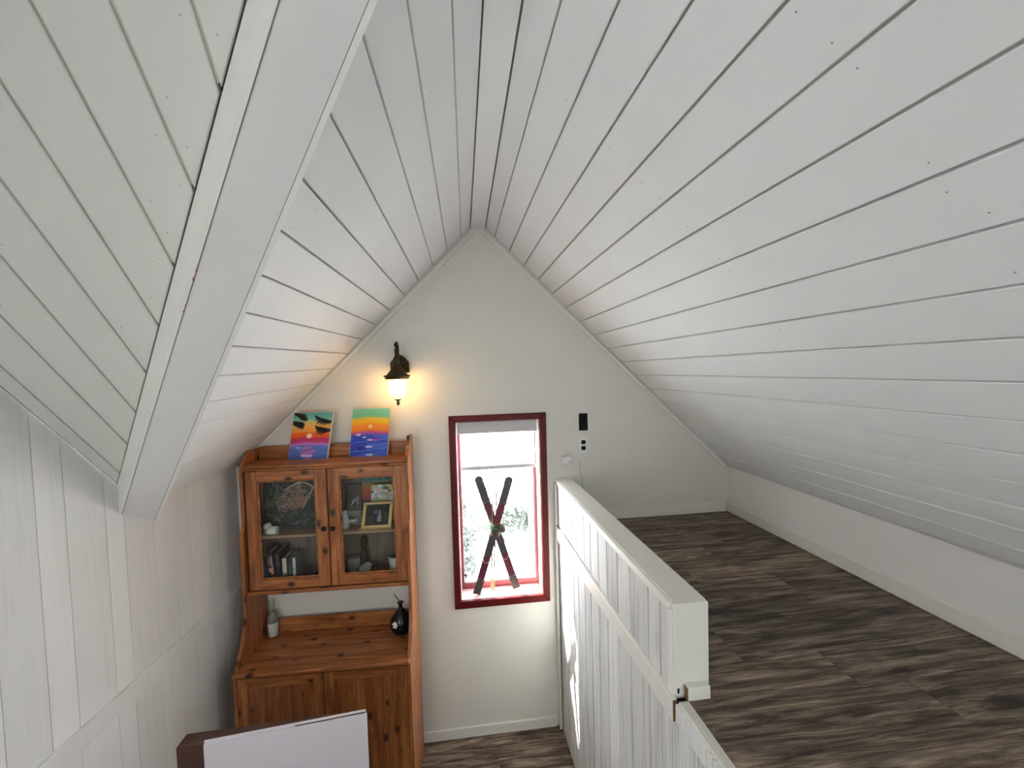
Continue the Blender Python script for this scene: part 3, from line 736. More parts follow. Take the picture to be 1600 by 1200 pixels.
c3 = canvas('small sunset canvas standing inside the right glass door', .625, .060, .885, .060, -.9515, .640, .018, -.600, art3)
# window reflection of bright leaves, painted on an added card before that canvas
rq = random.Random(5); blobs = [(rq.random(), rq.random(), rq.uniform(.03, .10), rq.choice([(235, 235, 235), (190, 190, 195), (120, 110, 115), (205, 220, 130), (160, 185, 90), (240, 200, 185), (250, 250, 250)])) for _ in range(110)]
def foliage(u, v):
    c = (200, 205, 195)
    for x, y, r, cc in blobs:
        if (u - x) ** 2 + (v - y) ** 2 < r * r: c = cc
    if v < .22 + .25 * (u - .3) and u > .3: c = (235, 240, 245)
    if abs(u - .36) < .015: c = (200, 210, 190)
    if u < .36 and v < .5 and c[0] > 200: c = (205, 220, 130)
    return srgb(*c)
ph = thing('painted_reflection', 'bright window reflection of foliage painted on a card behind the small gilt frame', 'picture', H(.78, .085, -.9515))
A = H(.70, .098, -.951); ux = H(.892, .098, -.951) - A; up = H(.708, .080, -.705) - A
mk('reflection_card', *prism([A, A + ux, A + ux + up, A + up], Vector((-.03, -1, .05)), .003), M['card'], ph)
panel('image_panel', A + up * .36 + Vector((-.0003, -.0012, 0)), ux * .99, up * .63, 60, 50, foliage, M['print'], ph)
# gilt frame
def people(u, v):
    c = (38, 42, 42)
    for x, y, rx, ry, cc in ((.42, .62, .07, .1, (110, 115, 135)), (.60, .62, .07, .1, (125, 120, 130)), (.42, .35, .11, .2, (28, 38, 70)), (.60, .33, .1, .2, (150, 150, 158)), (.2, .2, .2, .3, (60, 58, 45)), (.85, .3, .12, .3, (70, 66, 55))):
        if ((u - x) / rx) ** 2 + ((v - y) / ry) ** 2 < 1: c = cc
    return srgb(*c)
gf = thing('picture_frame', 'small gilt picture frame on the right cabinet shelf', 'picture frame', H(.77, .14, -.951))
A = H(.655, .165, -.951); ux = H(.835, .165, -.951) - A; up = H(.668, .125, -.800) - A; n = Vector((-.03, -1, .25)).normalized()
for (a, b, c_, d_) in ((0, 1, 0, .14), (0, 1, .90, 1), (0, .12, .14, .9), (.88, 1, .14, .9)):
    mk('frame_bar', *prism([A + ux * a + up * c_, A + ux * b + up * c_, A + ux * b + up * d_, A + ux * a + up * d_], n, .012, .003), M['gold'], gf)
panel('image_panel', A + ux * .12 + up * .14 - n * .004, ux * .76, up * .76, 40, 30, people, M['print'], gf)
mk('frame_foot', *boxg((.645, .150, -.9518), (.842, .172, -.944), .002, H), M['gold'], gf)
# grey card with skier, left end of right shelf
def card(u, v):
    c = (100, 95, 86)
    if seg(u, v, .3, .2, .5, .45)[0] < .025 or seg(u, v, .7, .25, .8, .5)[0] < .02: c = (215, 215, 215)
    if math.hypot(u - .55, v - .28) < .09: c = (40, 40, 42)
    if seg(u, v, .45, .3, .75, .55)[0] < .03: c = (190, 190, 190)
    return srgb(*c)
gc = thing('greeting_card', 'grey card with a white sketch propped inside the right glass door', 'card', H(.56, .06, -.9515))
A = H(.548, .075, -.9515); ux = H(.638, .075, -.9515) - A; up = H(.548, .045, -.71) - A
mk('backing', *prism([A, A + ux, A + ux + up, A + up], Vector((-.03, -1, .1)), .003), M['card'], gc)
panel('drawing', A + up * .35 + Vector((0, -.0012, 0)), ux, up * .64, 36, 40, card, M['print'], gc)
# white pitcher beside it
pt = thing('white_jug', 'pale jug on the right cabinet shelf beside the door knob', 'jug', H(.54, .12, -.9515))
P = H(.553, .135, -.9515)
mk('jug_body', *lathe([(.022, 0), (.027, .012), (.028, .05), (.020, .085), (.017, .10), (.020, .112)], P, 20), M['ceramic'], pt, True)
mk('spout', *tube([P + Vector((.022, 0, .045)), P + Vector((.055, -.004, .048)), P + Vector((.075, -.006, .052))], [.012, .009, .007], 8), M['ceramic'], pt, True)

# engraved fawn picture
rf = random.Random(21)
strokes = []
for _ in range(230):     # grass
    x, y = rf.random(), rf.uniform(0, .95); a = rf.uniform(-2.6, .5) if y < .3 else rf.uniform(.9, 2.2); L = rf.uniform(.04, .13)
    strokes.append((x, y, x + L * math.cos(a), y + L * math.sin(a), rf.choice([(95, 110, 95), (120, 135, 118), (80, 92, 80), (150, 160, 148)]), .004))
def fur(cx_, cy_, rx, ry, ang, n_, cols, L=.05):
    for _ in range(n_):
        t = rf.uniform(0, 6.28); r = math.sqrt(rf.random()); px = rx * r * math.cos(t); py = ry * r * math.sin(t)
        x = cx_ + px * math.cos(ang) - py * math.sin(ang); y = cy_ + px * math.sin(ang) + py * math.cos(ang); a = ang + rf.uniform(-.5, .5) + (0 if r < .7 else t + 1.57)
        strokes.append((x, y, x + L * math.cos(a), y + L * math.sin(a), rf.choice(cols), .006))
B_ = [(150, 135, 118), (120, 105, 92), (175, 165, 145), (95, 82, 74)]
fur(.42, .52, .25, .17, .55, 260, B_)
fur(.30, .40, .12, .14, .2, 90, B_)
fur(.55, .42, .13, .085, .3, 120, [(165, 128, 112), (185, 150, 130), (140, 108, 96)])
for k in range(26):
    strokes.append((.62 + k * .008, .30 + k * .018, .66 + k * .008, .36 + k * .017, (170, 150, 135), .012))
strokes += [(.52, .60, .54, .78, (185, 165, 150), .012), (.54, .78, .58, .62, (170, 145, 132), .012), (.52, .6, .56, .5, (150, 115, 105), .03), (.46, .30, .60, .36, (150, 110, 98), .035), (.56, .36, .72, .52, (160, 125, 110), .028), (.80, .75, .82, .62, (190, 175, 160), .01)]
for k in range(14): strokes.append((.35 + k * .035, .66 + .10 * math.sin(k * .25), .36 + k * .035, .665 + .10 * math.sin(k * .25), (215, 205, 180), .012))
GN = 110
grid = [[(42, 50, 46)] * (GN + 1) for _ in range(GN + 1)]
for x0, y0, x1, y1, cc, wd in strokes:
    i0_, i1_ = int(max(0, (min(x0, x1) - wd) * GN)), int(min(GN, (max(x0, x1) + wd) * GN + 1)); j0_, j1_ = int(max(0, (min(y0, y1) - wd) * GN)), int(min(GN, (max(y0, y1) + wd) * GN + 1))
    for j in range(j0_, j1_ + 1):
        for i in range(i0_, i1_ + 1):
            if seg(i / GN, j / GN, x0, y0, x1, y1)[0] < max(wd, .0045): grid[j][i] = cc
def fawn(u, v):
    c = grid[min(GN, int(round(v * GN)))][min(GN, int(round(u * GN)))]
    if math.hypot(u - .61, v - .655) < .025: c = (20, 20, 20)
    return srgb(*c)
fp = thing('engraved_picture', 'dark framed engraving of a curled fawn behind the left glass door', 'picture', H(.26, .06, -.9515))
A = H(.045, .085, -.9515); ux = H(.432, .085, -.9515) - A; up = H(.060, .035, -.575) - H(.045, .085, -.9515); n = ux.cross(up).normalized()
if n.y > 0: n = -n
for (a, b, c_, d_) in ((0, 1, 0, .055), (0, 1, .94, 1), (0, .04, .055, .94), (.955, 1, .055, .94)):
    mk('frame_bar', *prism([A + ux * a + up * c_, A + ux * b + up * c_, A + ux * b + up * d_, A + ux * a + up * d_], n, .014, .003), M['darkframe'], fp)
panel('engraving', A + ux * .04 + up * .055 - n * .003, ux * .915, up * .885, GN, GN, fawn, M['print'], fp)
# two white jars in front
for lab, u, v, tip in (('small white jar lying on its side in front of the fawn picture', .150, .155, True), ('small white-lidded jar standing in the left corner of the cabinet shelf', .108, .135, False)):
    P = H(u, v, -.9515); j = thing('candle_jar', lab, 'jar', P)
    if tip:
        V, F = lathe([(.020, 0), (.0235, .004), (.0235, .045), (.020, .05)], (0, 0, 0), 18)
        V = [P + Vector((-.03, 0, .0235)) + Vector((v.z, v.x * .97, v.y)) for v in V]; mk('jar_body', V, F, M['milk'], j, True)
        V, F = lathe([(.0215, 0), (.0235, .003), (.0235, .010), (.020, .012)], (0, 0, 0), 18)
        V = [P + Vector((.0205, 0, .0235)) + Vector((v.z, v.x * .97, v.y)) for v in V]; mk('jar_rim', V, F, plain('clear_rim', (.45, .45, .43), .2), j, True)
    else:
        mk('jar_body', *lathe([(.018, 0), (.021, .005), (.021, .030), (.019, .034)], P, 18), plain('frosted_jar', (.50, .52, .50), .3), j, True)
        mk('jar_lid', *lathe([(.022, .034), (.024, .038), (.022, .052), (.012, .060), (.004, .062)], P, 18), M['milk'], j, True)

# books
def book(label, u, wdt, z_h, dpt, col, fn, lean=0, vfront=.175, z0=-1.2615):
    """upright book: spine faces forward; lean in radians to the right (positive)"""
    cl, sl_ = math.cos(lean), math.sin(lean)
    def fr(a, b, c): # a across, b depth back from front, c up
        aa = a * cl + c * sl_; cc = -a * sl_ + c * cl
        return H(u + aa, vfront - b, z0 + cc + (wdt * abs(sl_) if lean > 0 else 0))
    P = fr(wdt / 2, dpt / 2, 0); t = thing('book', label, 'book', (P.x, P.y, z0), 'books behind the left glass door')
    cov = plain('cover_' + label[:14], col, .5)
    mk('cover', *join(boxg((0, 0, 0), (.0025, dpt, z_h), 0, fr), boxg((wdt - .0025, 0, 0), (wdt, dpt, z_h), 0, fr), boxg((.0025, 0, 0), (wdt - .0025, .003, z_h), 0, fr)), cov, t)
    mk('pages', *boxg((.0025, .003, .003), (wdt - .0025, dpt - .003, z_h - .003), 0, fr), M['page'], t)
    A = fr(.001, -.0006, .001); panel('spine', A, fr(wdt - .001, -.0006, .001) - A, fr(.001, -.0006, z_h - .001) - A, 14, 60, fn, M['print'], t)
    return t
def spine(base, marks):
    def f(u, v):
        c = base
        for (u0, u1, v0, v1, cc) in marks:
            if u0 <= u <= u1 and v0 <= v <= v1: c = cc
        return srgb(*c)
    return f
txt = lambda v0, n_, cc: [(.2, .8, v0 - i * .035, v0 - i * .035 + .014, cc) for i in range(n_)]
book('slate blue book at the left end behind the left glass door', .098, .022, .165, .11, (.04, .055, .08), spine((52, 62, 78), [(.3, .7, .3, .7, (80, 90, 108))]), -.12)
book('tall black book with a pink flower on its spine and white lettering', .128, .036, .205, .12, (.012, .012, .014), spine((26, 26, 30), [(.1, .9, .62, .85, (120, 80, 82)), (.7, .8, .55, .9, (190, 190, 190)), (.2, .9, .45, .56, (205, 140, 125)), (.5, .85, .38, .5, (210, 130, 115))] + txt(.28, 5, (200, 200, 200))), -.10)
book('black book with a dark red cover behind the pink-flowered book', .166, .022, .205, .15, (.02, .012, .016), spine((30, 24, 28), [(.2, .9, .6, .95, (95, 35, 50))]), -.03)
book('book with a cream top half and black lower spine', .199, .026, .170, .12, (.1, .09, .08), spine((215, 205, 190), [(0, 1, 0, .35, (45, 40, 38)), (.4, 1, .2, .45, (120, 70, 55)), (0, .5, .3, .5, (150, 135, 120))]), .0)
book('dark grey paperback between the cream and the white spine', .230, .024, .168, .12, (.04, .045, .05), spine((52, 58, 66), [(.3, .7, .2, .8, (95, 104, 118))]), 0)
book('book with a thin white spine and a grey cover', .258, .018, .170, .13, (.16, .155, .14), spine((215, 215, 212), [(.3, .7, .3 + .07 * i, .34 + .07 * i, (90, 90, 90)) for i in range(5)]), 0)
book('dark book slumped to the right with grey lettering', .300, .022, .165, .12, (.02, .022, .026), spine((34, 36, 42), [(.35, .7, .2, .75, (90, 92, 105))]), .82)
book('black book lying under the slumped dark book', .352, .020, .135, .12, (.015, .014, .016), spine((22, 22, 26), [(.2, .8, .25, .4, (150, 90, 95)), (.1, .8, .7, .8, (190, 180, 160))]), 1.0)

# right lower shelf: planter, shells, dish
mg = thing('white_planter', 'pale ceramic cup in the lower right corner of the hutch display', 'cup', H(.868, .13, -1.2615))
P = H(.852, .130, -1.2615)
mk('cup', *lathe([(.022, 0), (.024, .004), (.026, .02), (.040, .06), (.046, .10), (.047, .128), (.043, .128), (.041, .10), (.034, .06), (.004, .03)], P, 28), M['ceramic'], mg, True)
mk('dark_contents', *lathe([(.002, .10), (.0405, .104), (.030, .125), (.012, .14), (.002, .142)], P, 16), M['cone'], mg, True)
sh = thing('shell_dish', 'cream shell standing beside a clear dish behind the right glass door', 'shell', H(.59, .13, -1.2615))
A = H(.566, .17, -1.2615)
V, F = [], []
for i in range(9):
    a = lin(.1, 1.25, i / 8); r = .085 * (1 - .12 * abs(i - 4) / 4)
    V += [A + Vector((.004 * i, 0, .001)), A + Vector((r * math.sin(a) + .01, .008 * math.sin(i * 2), r * math.cos(a) * .75 + .004)), A + Vector((r * math.sin(a) * .9 + .012, .02, r * math.cos(a) * .7 + .001))]
for i in range(8): F += [(3 * i, 3 * i + 3, 3 * i + 4, 3 * i + 1), (3 * i + 1, 3 * i + 4, 3 * i + 5, 3 * i + 2), (3 * i, 3 * i + 2, 3 * i + 5, 3 * i + 3)]
mk('shell', V, F, M['cream'], sh)
gd = thing('clear_dish', 'crumpled clear wrap leaning against the cream shell', 'wrap', H(.64, .12, -1.2615))
P = H(.625, .125, -1.2615); V, F = [], []
for j in range(5):
    for i in range(6):
        V.append(P + Vector((lin(-.02, .05, i / 5) + .02 * j / 4, .006 * rf.uniform(-1, 1) + .01 * j, lin(0, .075, j / 4) * (1 - .1 * abs(i - 3)) + .001)))
F = [(j * 6 + i, j * 6 + i + 1, (j + 1) * 6 + i + 1, (j + 1) * 6 + i) for j in range(4) for i in range(5)]
k0 = len(V); V += [v + Vector((0, .002, 0)) for v in V]; F += [tuple(i + k0 for i in f)[::-1] for f in F]
mk('wrap', V, F, plain('clear_wrap', (.50, .48, .46), .15, spec=.8), gd)
pp = thing('grey_box', 'small grey box at the left behind the right glass door, above the shell', 'box', H(.575, .07, -1.2615))
hb('box_body', .545, .615, .02, .075, -1.2615, -1.175, M['card'], pp, .002); hb('box_lid', .543, .617, .018, .077, -1.178, -1.165, M['card'], pp, .002)
dv_ = thing('dark_carving', 'dark carved figure standing in the right lower cabinet', 'figurine', H(.64, .045, -1.2615))
P = H(.635, .045, -1.2615)
mk('figure', *lathe([(.028, 0), (.030, .02), (.022, .06), (.026, .10), (.018, .135), (.012, .15), (.021, .175), (.022, .20), (.010, .225), (.002, .23)], P, 16, flute=3, fl=.12), plain('dark_carved_wood', (.07, .03, .018), .5), dv_, True)

# counter: bottle and vase
bo = thing('glass_bottle', 'clear milk bottle with a white base at the left of the hutch counter', 'bottle', H(.066, .045, -1.632))
P = H(.066, .045, -1.632)
mk('bottle_glass', *lathe([(.030, .0), (.0325, .004), (.0325, .10), (.030, .13), (.019, .155), (.0165, .175), (.0165, .215), (.021, .220), (.021, .23), (.0185, .232), (.0150, .225), (.0145, .175), (.017, .155), (.028, .125), (.0305, .10), (.0305, .006)], P, 28), M['bottle'], bo, True)
mk('white_fill', *lathe([(.0290, .005), (.0302, .008), (.0302, .085), (.001, .088)], P, 24), M['milk'], bo, True)
mk('grey_fill', *lathe([(.0298, .089), (.0300, .10), (.026, .128), (.012, .148), (.001, .15)], P, 24), plain('grey_sand', (.34, .34, .30), .8), bo, True)
va = thing('black_vase', 'round black bottle vase with a white flower at the right of the counter', 'vase', H(.862, .112, -1.632))
P = H(.862, .112, -1.632)
mk('vase_body', *lathe([(.030, 0), (.045, .006), (.061, .03), (.067, .06), (.063, .09), (.048, .12), (.028, .142), (.014, .155), (.0115, .165), (.0115, .178), (.020, .190), (.019, .193), (.008, .190)], P, 32), M['vase'], va, True)
mk('stem', *tube([P + Vector((0, 0, .17)), P + Vector((-.012, 0, .21)), P + Vector((-.036, -.002, .245))], [.0025, .003, .0035], 6), plain('grey_twig', (.07, .07, .065), .6), va)
fl_ = []
cc_ = P + Vector((-.028, -.0625, .085)); nrm = (cc_ - (P + Vector((0, 0, .07)))).normalized(); s_ = nrm.cross(Vector((0, 0, 1))).normalized(); t_ = s_.cross(nrm)
for a in (15, 75, 130, 185, 240, 300):
    a = math.radians(a); c0 = cc_ + (s_ * math.cos(a) + t_ * math.sin(a)) * .010
    q = [c0 + (s_ * math.cos(a) + t_ * math.sin(a)) * (.011 * math.cos(b)) + (s_ * -math.sin(a) + t_ * math.cos(a)) * (.005 * math.sin(b)) for b in [i * math.pi / 4 for i in range(8)]]
    fl_.append(prism([x + nrm * .002 for x in q], nrm, .004))
mk('flower', *join(*fl_), M['milk'], va)

# ------------------------------------------------------------------ wall lantern
LX, LY = -.397, 2.655
la = thing('wall_lantern', 'lit bronze wall lantern with fluted hood above the hutch', 'wall lamp', (LX, LY, -.215))
yb = YG - .001
plate = [(-.456, -.02), (-.340, -.02), (-.340, .048), (-.372, .085), (-.398, .098), (-.424, .085), (-.456, .048)]
mk('back_plate', *prism([(x, yb - .022, z) for x, z in plate], (0, -1, 0), .022, .005), M['bronze'], la)
arm = [(LX, yb - .02, .03), (LX, yb - .055, .022), (LX, yb - .085, .05), (LX, yb - .088, .10), (LX, yb - .098, .145), (LX, LY + .02, .163), (LX, LY - .006, .150), (LX, LY - .012, .125), (LX, LY - .002, .10), (LX, LY, .068)]
mk('arm', *tube(arm, [.009, .009, .009, .010, .0115, .012, .012, .011, .010, .010], 10), M['bronze'], la, True)
mk('hood', *lathe([(.010, .082), (.019, .072), (.019, .055), (.013, .045), (.022, .035), (.030, .015), (.042, -.008), (.060, -.028), (.066, -.034)], (LX, LY, 0), 48, flute=12, fl=.05), M['bronze_lit'], la, True)
mk('hood_rim', *lathe([(.064, -.031), (.080, -.033), (.082, -.038), (.073, -.043), (.072, -.055), (.060, -.057), (.058, -.034)], (LX, LY, 0), 40), M['bronze_lit'], la, True)
gp_ = [(.052, -.052), (.054, -.08), (.053, -.11), (.047, -.14), (.036, -.165), (.020, -.178), (.012, -.180)]
V, F = lathe(gp_, (LX, LY, 0), 32); F = F[:-2]
mk('glass_globe', V, F, M['lantern_glass'], la, True)
mk('bulb', *lathe([(.004, -.060), (.012, -.066), (.020, -.085), (.024, -.105), (.020, -.125), (.008, -.136), (.001, -.138)], (LX, LY, 0), 20), M['bulb'], la, True)
mk('finial', *lathe([(.020, -.178), (.021, -.182), (.010, -.189), (.006, -.194), (.010, -.200), (.0105, -.208), (.007, -.215), (.002, -.218)], (LX, LY, 0), 20), M['bronze_lit'], la, True)

# ------------------------------------------------------------------ sockets and small wall things
bp = thing('black_wall_plate', 'plain black rectangular plate on the wall above the outlet', 'wall plate', (.804, YG, -.447))
mk('plate', *boxg((.774, YG - .008, -.447), (.834, YG - .0008, -.331), .002), M['black'], bp)
mk('plate_insert', *boxg((.786, YG - .0095, -.430), (.822, YG - .0078, -.348), .0005), M['black'], bp)
ol = thing('power_outlet', 'white outlet plate with two black sockets right of the window', 'outlet', (.801, YG, -.605))
mk('cover_plate', *boxg((.771, YG - .007, -.605), (.832, YG - .0008, -.485), .002), M['white_plastic'], ol)
for zc_ in (-.527, -.567):
    V = [(.8015 + .0155 * max(-1, min(1, 1.15 * math.cos(a))), YG - .0095, zc_ + .0135 * max(-1, min(1, 1.3 * math.sin(a)))) for a in [i * math.pi / 12 for i in range(24)]]
    s = mk('socket', *prism(V, (0, -1, 0), .0025, .0005), M['black'], ol)
    for dx in (-.005, .005): mk('slot', *boxg((.8015 + dx - .0008, YG - .0100, zc_ - .002), (.8015 + dx + .0008, YG - .0096, zc_ + .006), 0), M['gap'], s)
mk('screw', *lathe([(.0025, 0), (.0025, .001)], (.8015, YG - .0085, -.547), 8), M['steel'], ol)
dvc = thing('white_camera_cube', 'small white cube device tilted on the wall left of the outlet', 'device', (.680, YG, -.672))
ct, s_t = math.cos(math.radians(-14)), math.sin(math.radians(-14))
def frd(a, b, c): return Vector((.680 + a * ct + c * s_t * .4, YG - .001 - b, -.638 - a * s_t * .6 + c))
mk('cube_body', *boxg((-.030, .004, -.028), (.030, .042, .026), .005, frd), M['white_plastic'], dvc)
mk('lens', *boxg((.004, .042, -.016), (.016, .0432, -.006), .0005, frd), M['steel'], dvc)
mk('mount', *boxg((.008, 0, .020), (.018, .012, .042), .001, frd), M['white_plastic'], dvc)
co = mk('cable', *tube([(.771, YG - .004, -.655), (.776, YG - .003, -.70), (.780, YG - .003, -.76), (.792, YG - .003, -.83), (.800, YG - .003, -.90), (.80, YG - .003, -.985)], .0016, 6), M['card'])
tag(co, 'thin grey cable running down the wall behind the half wall', 'cable')

# ------------------------------------------------------------------ ski decoration
sk = thing('ski_decoration', 'pair of crossed burgundy and black miniature skis standing in the window', 'decoration', (.19, 2.85, WZ0))
def ski(top, bot, wid, yoff, flip):
    T, B = Vector(top), Vector(bot); d = (T - B); L = d.length; d.normalize(); s = Vector((d.z, 0, -d.x)).normalized(); n = s.cross(d)
    if n.y > 0: n = -n
    def sect(a, b, w0, w1, nm, mat, par, tip=False, th=.006, up=0):
        P = [B + d * (L * a) - s * w0 / 2, B + d * (L * a) + s * w0 / 2]
        if tip:
            P += [B + d * (L * (b - .02)) + s * w1 / 2]
            P += [B + d * (L * b - w1 / 2) + s * (w1 / 2 * math.cos(g_)) + d * (w1 / 2 * math.sin(g_)) for g_ in [k * math.pi / 8 for k in range(9)]]
            P += [B + d * (L * (b - .02)) - s * w1 / 2]
        else: P += [B + d * (L * b) + s * w1 / 2, B + d * (L * b) - s * w1 / 2]
        return mk(nm, *prism([p + n * up for p in P], n, th, .001), mat, par)
    base = sect(0, .985, wid, wid, 'ski_board', M['ski_red'], sk, True)
    sect(0, .125, wid * 1.06, wid * 1.06, 'tail_cover', M['ski_dark'], base, th=.003, up=.003)
    sect(.31, .535, wid * 1.0, wid * 1.02, 'foot_plate', M['ski_dark'], base, th=.004, up=.004)
    sect(.755, .99, wid * 1.06, wid * 1.06, 'tip_cover', M['ski_dark'], base, True, th=.003, up=.003)
    rv_ = []
    for a, o_ in ((.115, -.3), (.115, .3), (.765, -.3), (.765, .3), (.335, 0), (.52, 0)):
        c = B + d * L * a + s * wid * o_ + n * .004
        q = [c + s * .0028 * math.cos(k) + d * .0028 * math.sin(k) + n * .001 for k in [i * math.pi / 3 for i in range(6)]]
        rv_.append(prism(q, n, .002))
    mk('rivets', *join(*rv_), M['steel'], base, kind='stuff')
    # ladder strap on the right edge and heel loop
    side_ = s if s.x > 0 else -s
    e0 = B + d * L * .30 + side_ * wid * .5; 
    arc = [B + d * L * (.285 + .17 * t) + side_ * (wid * .5 + .017 * math.sin(math.pi * min(1, t * 1.2))) + n * .008 for t in [i / 8 for i in range(9)]]
    lad = [tube(arc, .0024, 6)]
    for t in (.35, .55, .75, .95):
        p = B + d * L * (.285 + .17 * t) + side_ * (wid * .5 - .002) + n * .006
        lad.append(tube([p, p + side_ * (.017 * math.sin(math.pi * min(1, t * 1.2)) + .003) + n * .002], .0019, 5))
    mk('strap', *join(*lad), M['strap'], base)
    loop = [B + d * L * (.30 - .035 * math.sin(math.pi * t)) + side_ * wid * (.55 - 1.15 * t) + n * .010 for t in [i / 8 for i in range(9)]]
    mk('heel_loop', *tube(loop, .0018, 6), M['steel'], base)
ski((.076, 2.885, -.735), (.325, 2.868, WZ0 + .011), .050, 0, 0)
ski((.302, 2.865, -.745), (.0465, 2.842, WZ0 + .007), .050, 0, 1)
for nm, T, B in (('a', (.176, 2.862, -.835), (.150, 2.872, WZ0)), ('b', (.207, 2.868, -.80), (.165, 2.880, WZ0))):
    T, B = Vector(T), Vector(B); p = mk('ski_pole', *tube([B + (T - B) * .12, T], .0045, 6), M['pole'], sk)
    mk('grip', *tube([B + (T - B) * .002, B + (T - B) * .02, B + (T - B) * .12], [.006, .0075, .006], 8), M['cork'], p)
    c = B + (T - B) * .94
    mk('basket', *join(tube([c + Vector((-.012, 0, 0)), c + Vector((.018, 0, .001))], .0016, 5), tube([c + Vector((0, -.012, 0)), c + Vector((0, .012, 0))], .0016, 5)), M['pole'], p)
rb = random.Random(4); bc = Vector((.193, 2.842, -1.100))
def needles(c, n_, L, spread, mat, nm, dirb):
    parts = []
    for _ in range(n_):
        d = (Vector(dirb) + Vector((rb.gauss(0, spread), rb.gauss(0, spread * .4) - .15, rb.gauss(0, spread)))).normalized(); l = L * rb.uniform(.6, 1.1)
        b = c + Vector((rb.gauss(0, .008), rb.gauss(0, .003), rb.gauss(0, .006))); s = d.cross(Vector((0, 1, 0))).normalized() * .0012
        parts.append(([b - s, b + s, b + d * l, b + Vector((0, .001, 0))], [(0, 1, 2), (0, 2, 3), (1, 3, 2), (0, 3, 1)]))
    mk(nm, *join(*parts), mat, sk)
needles(bc + Vector((-.02, 0, .01)), 110, .055, .5, M['needle_pale'], 'frosted_sprig', (-1, 0, .3))
needles(bc + Vector((.0, -.006, .010)), 130, .042, .9, M['needle'], 'green_sprig', (.1, -.3, 0))
needles(bc + Vector((.03, 0, .012)), 90, .06, .45, M['needle_pale'], 'frosted_sprig', (1, 0, .15))
def cone(c, r, ax, nm):
    parts = []
    ax = Vector(ax).normalized(); a1 = ax.cross(Vector((.3, 1, .2))).normalized(); a2 = ax.cross(a1)
    for k in range(60):
        t = k / 60; g_ = k * 2.4; rr = r * math.sin(math.pi * (.12 + .8 * t)) ; o_ = a1 * math.cos(g_) + a2 * math.sin(g_)
        p = c + ax * (r * 2.0 * (t - .5)) + o_ * rr * .55; q = p + o_ * rr * .55 - ax * r * .15; s = o_.cross(ax) * r * .26
        parts.append(([p - s, p + s, q + s * .8, q - s * .8, p + ax * r * .12], [(0, 1, 2, 3), (0, 4, 1), (1, 4, 2), (2, 4, 3), (3, 4, 0)]))
    mk(nm, *join(*parts), M['cone'], sk)
cone(bc + Vector((.002, -.012, -.03)), .026, (.1, -.5, -.6), 'pine_cone')
cone(bc + Vector((.046, -.008, -.008)), .021, (.5, -.7, -.2), 'pine_cone')
cone(bc + Vector((-.022, -.006, -.028)), .018, (-.4, -.6, -.5), 'pine_cone')
mk('bow', *join(tube([bc + Vector((.01, -.01, .02)), bc + Vector((.022, -.014, .034)), bc + Vector((.035, -.012, .030)), bc + Vector((.05, -.01, .018))], [.004, .009, .008, .003], 6), tube([bc + Vector((.01, -.01, .02)), bc + Vector((-.002, -.014, .032)), bc + Vector((-.012, -.012, .028))], [.004, .008, .003], 6)), M['bow'], sk, True)

# ------------------------------------------------------------------ seat back with white throw at the bottom edge
so = thing('brown_bench', 'brown seat back with a narrow top edge, in front of the pine hutch doors', 'bench', (-.78, 1.8, FL))
def SB(x, y, z): return Vector((x, y + (x + .7) * .025, z))
mk('backrest', *prism([(-1.20, 1.806, -1.502), (-.476, 1.878, -1.502), (-.476, 1.891, -1.502), (-1.20, 1.873, -1.502)], (0, 0, 1), .45, .002), M['brownseat'], so)
mk('seat', *boxg((-1.18, 1.25, -2.13), (-.50, 1.80, -1.96), .03, SB), M['brownseat'], so)
for x in (-1.15, -.54):
    for y in (1.25, 1.82): mk('leg', *boxg((x, y, FL), (x + .04, y + .04, -2.0), .003, SB), M['strap'], so)
th = thing('white_throw', 'folded white quilted throw with stitched hem over the brown seat back', 'throw', (-.7, 1.75, -1.95))
def thr(off, zt, zb, x0, x1, nm):
    yy = lambda x: 1.8795 + (x + .474) * .104 - off
    mk(nm, *prism([(x0, yy(x0), zb), (x1, yy(x1), zb), (x1, yy(x1), zt), (x0, yy(x0), zt)], (.104, -1, 0), .005, .0012), M['throw'], th)
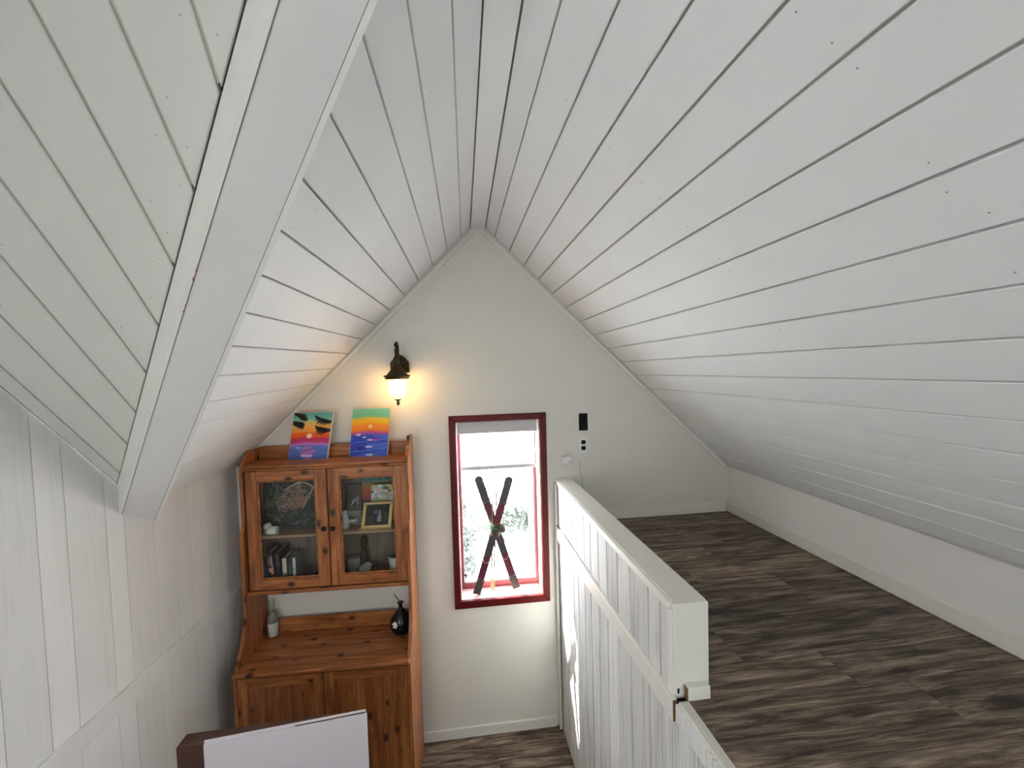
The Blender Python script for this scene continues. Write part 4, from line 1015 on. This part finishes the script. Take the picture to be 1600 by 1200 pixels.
thr(.0, -1.4955, -1.94, -1.10, -.474, 'quilt'); thr(.006, -1.508, -1.93, -1.10, -.468, 'folded_layer')

# ------------------------------------------------------------------ outside
gr = mk('ground', *prism([(-14, 4.5, -5.0), (14, 4.5, -5.0), (18, 40, -.5), (-18, 40, -.5)], (0, -.12, 1), .2), M['snow'], None, kind='structure')
def tree(label, x, y, z0, h, r, n_, seed, name='leafy_tree'):
    q = random.Random(seed); t = thing(name, label, 'tree', (x, y, z0), 'pale trees outside the window')
    br = [tube([(x, y, z0), (x + .05, y, z0 + h * .35), (x - .04, y, z0 + h * .75)], [.07, .05, .02], 7)]
    cl = []
    for k in range(11):
        a = q.uniform(0, 6.28); hh = q.uniform(.35, 1); p = Vector((x + r * .75 * math.cos(a) * q.uniform(.3, 1), y + r * .5 * math.sin(a), z0 + h * hh)); cl.append((p, r * q.uniform(.22, .42)))
        br.append(tube([(x, y, z0 + h * .3 * hh), ((x + p.x) / 2, (y + p.y) / 2, z0 + h * hh * .75), tuple(p)], [.03, .018, .008], 5))
    mk('trunk', *join(*br), M['bark'], t)
    V, F = [], []
    for _ in range(n_):
        p, rr = q.choice(cl); d = Vector((q.gauss(0, 1), q.gauss(0, 1), q.gauss(0, .8))).normalized() * rr * q.random() ** .4; c = p + d
        a = Vector((q.gauss(0, 1), q.gauss(0, 1), q.gauss(0, 1))).normalized(); b = a.cross(Vector((q.gauss(0, 1), q.gauss(0, 1), q.gauss(0, 1)))).normalized(); l = q.uniform(.03, .06)
        k = len(V); V += [c - a * l, c + b * l * .5, c + a * l, c - b * l * .5]; F.append((k, k + 1, k + 2, k + 3))
    o = mk('foliage', V, F, M['leaf'], t, kind='stuff')
tree('pale leafy tree outside, seen at the right of the crossed skis', .95, 6.2, -4.9, 3.9, .85, 2600, 1)
tree('pale low tree outside, seen at the left of the crossed skis', -.35, 6.0, -4.9, 3.1, .75, 2200, 2)
tree('faint far tree outside, seen between the tips of the skis', .35, 9.5, -4.6, 3.6, 1.2, 2200, 3)
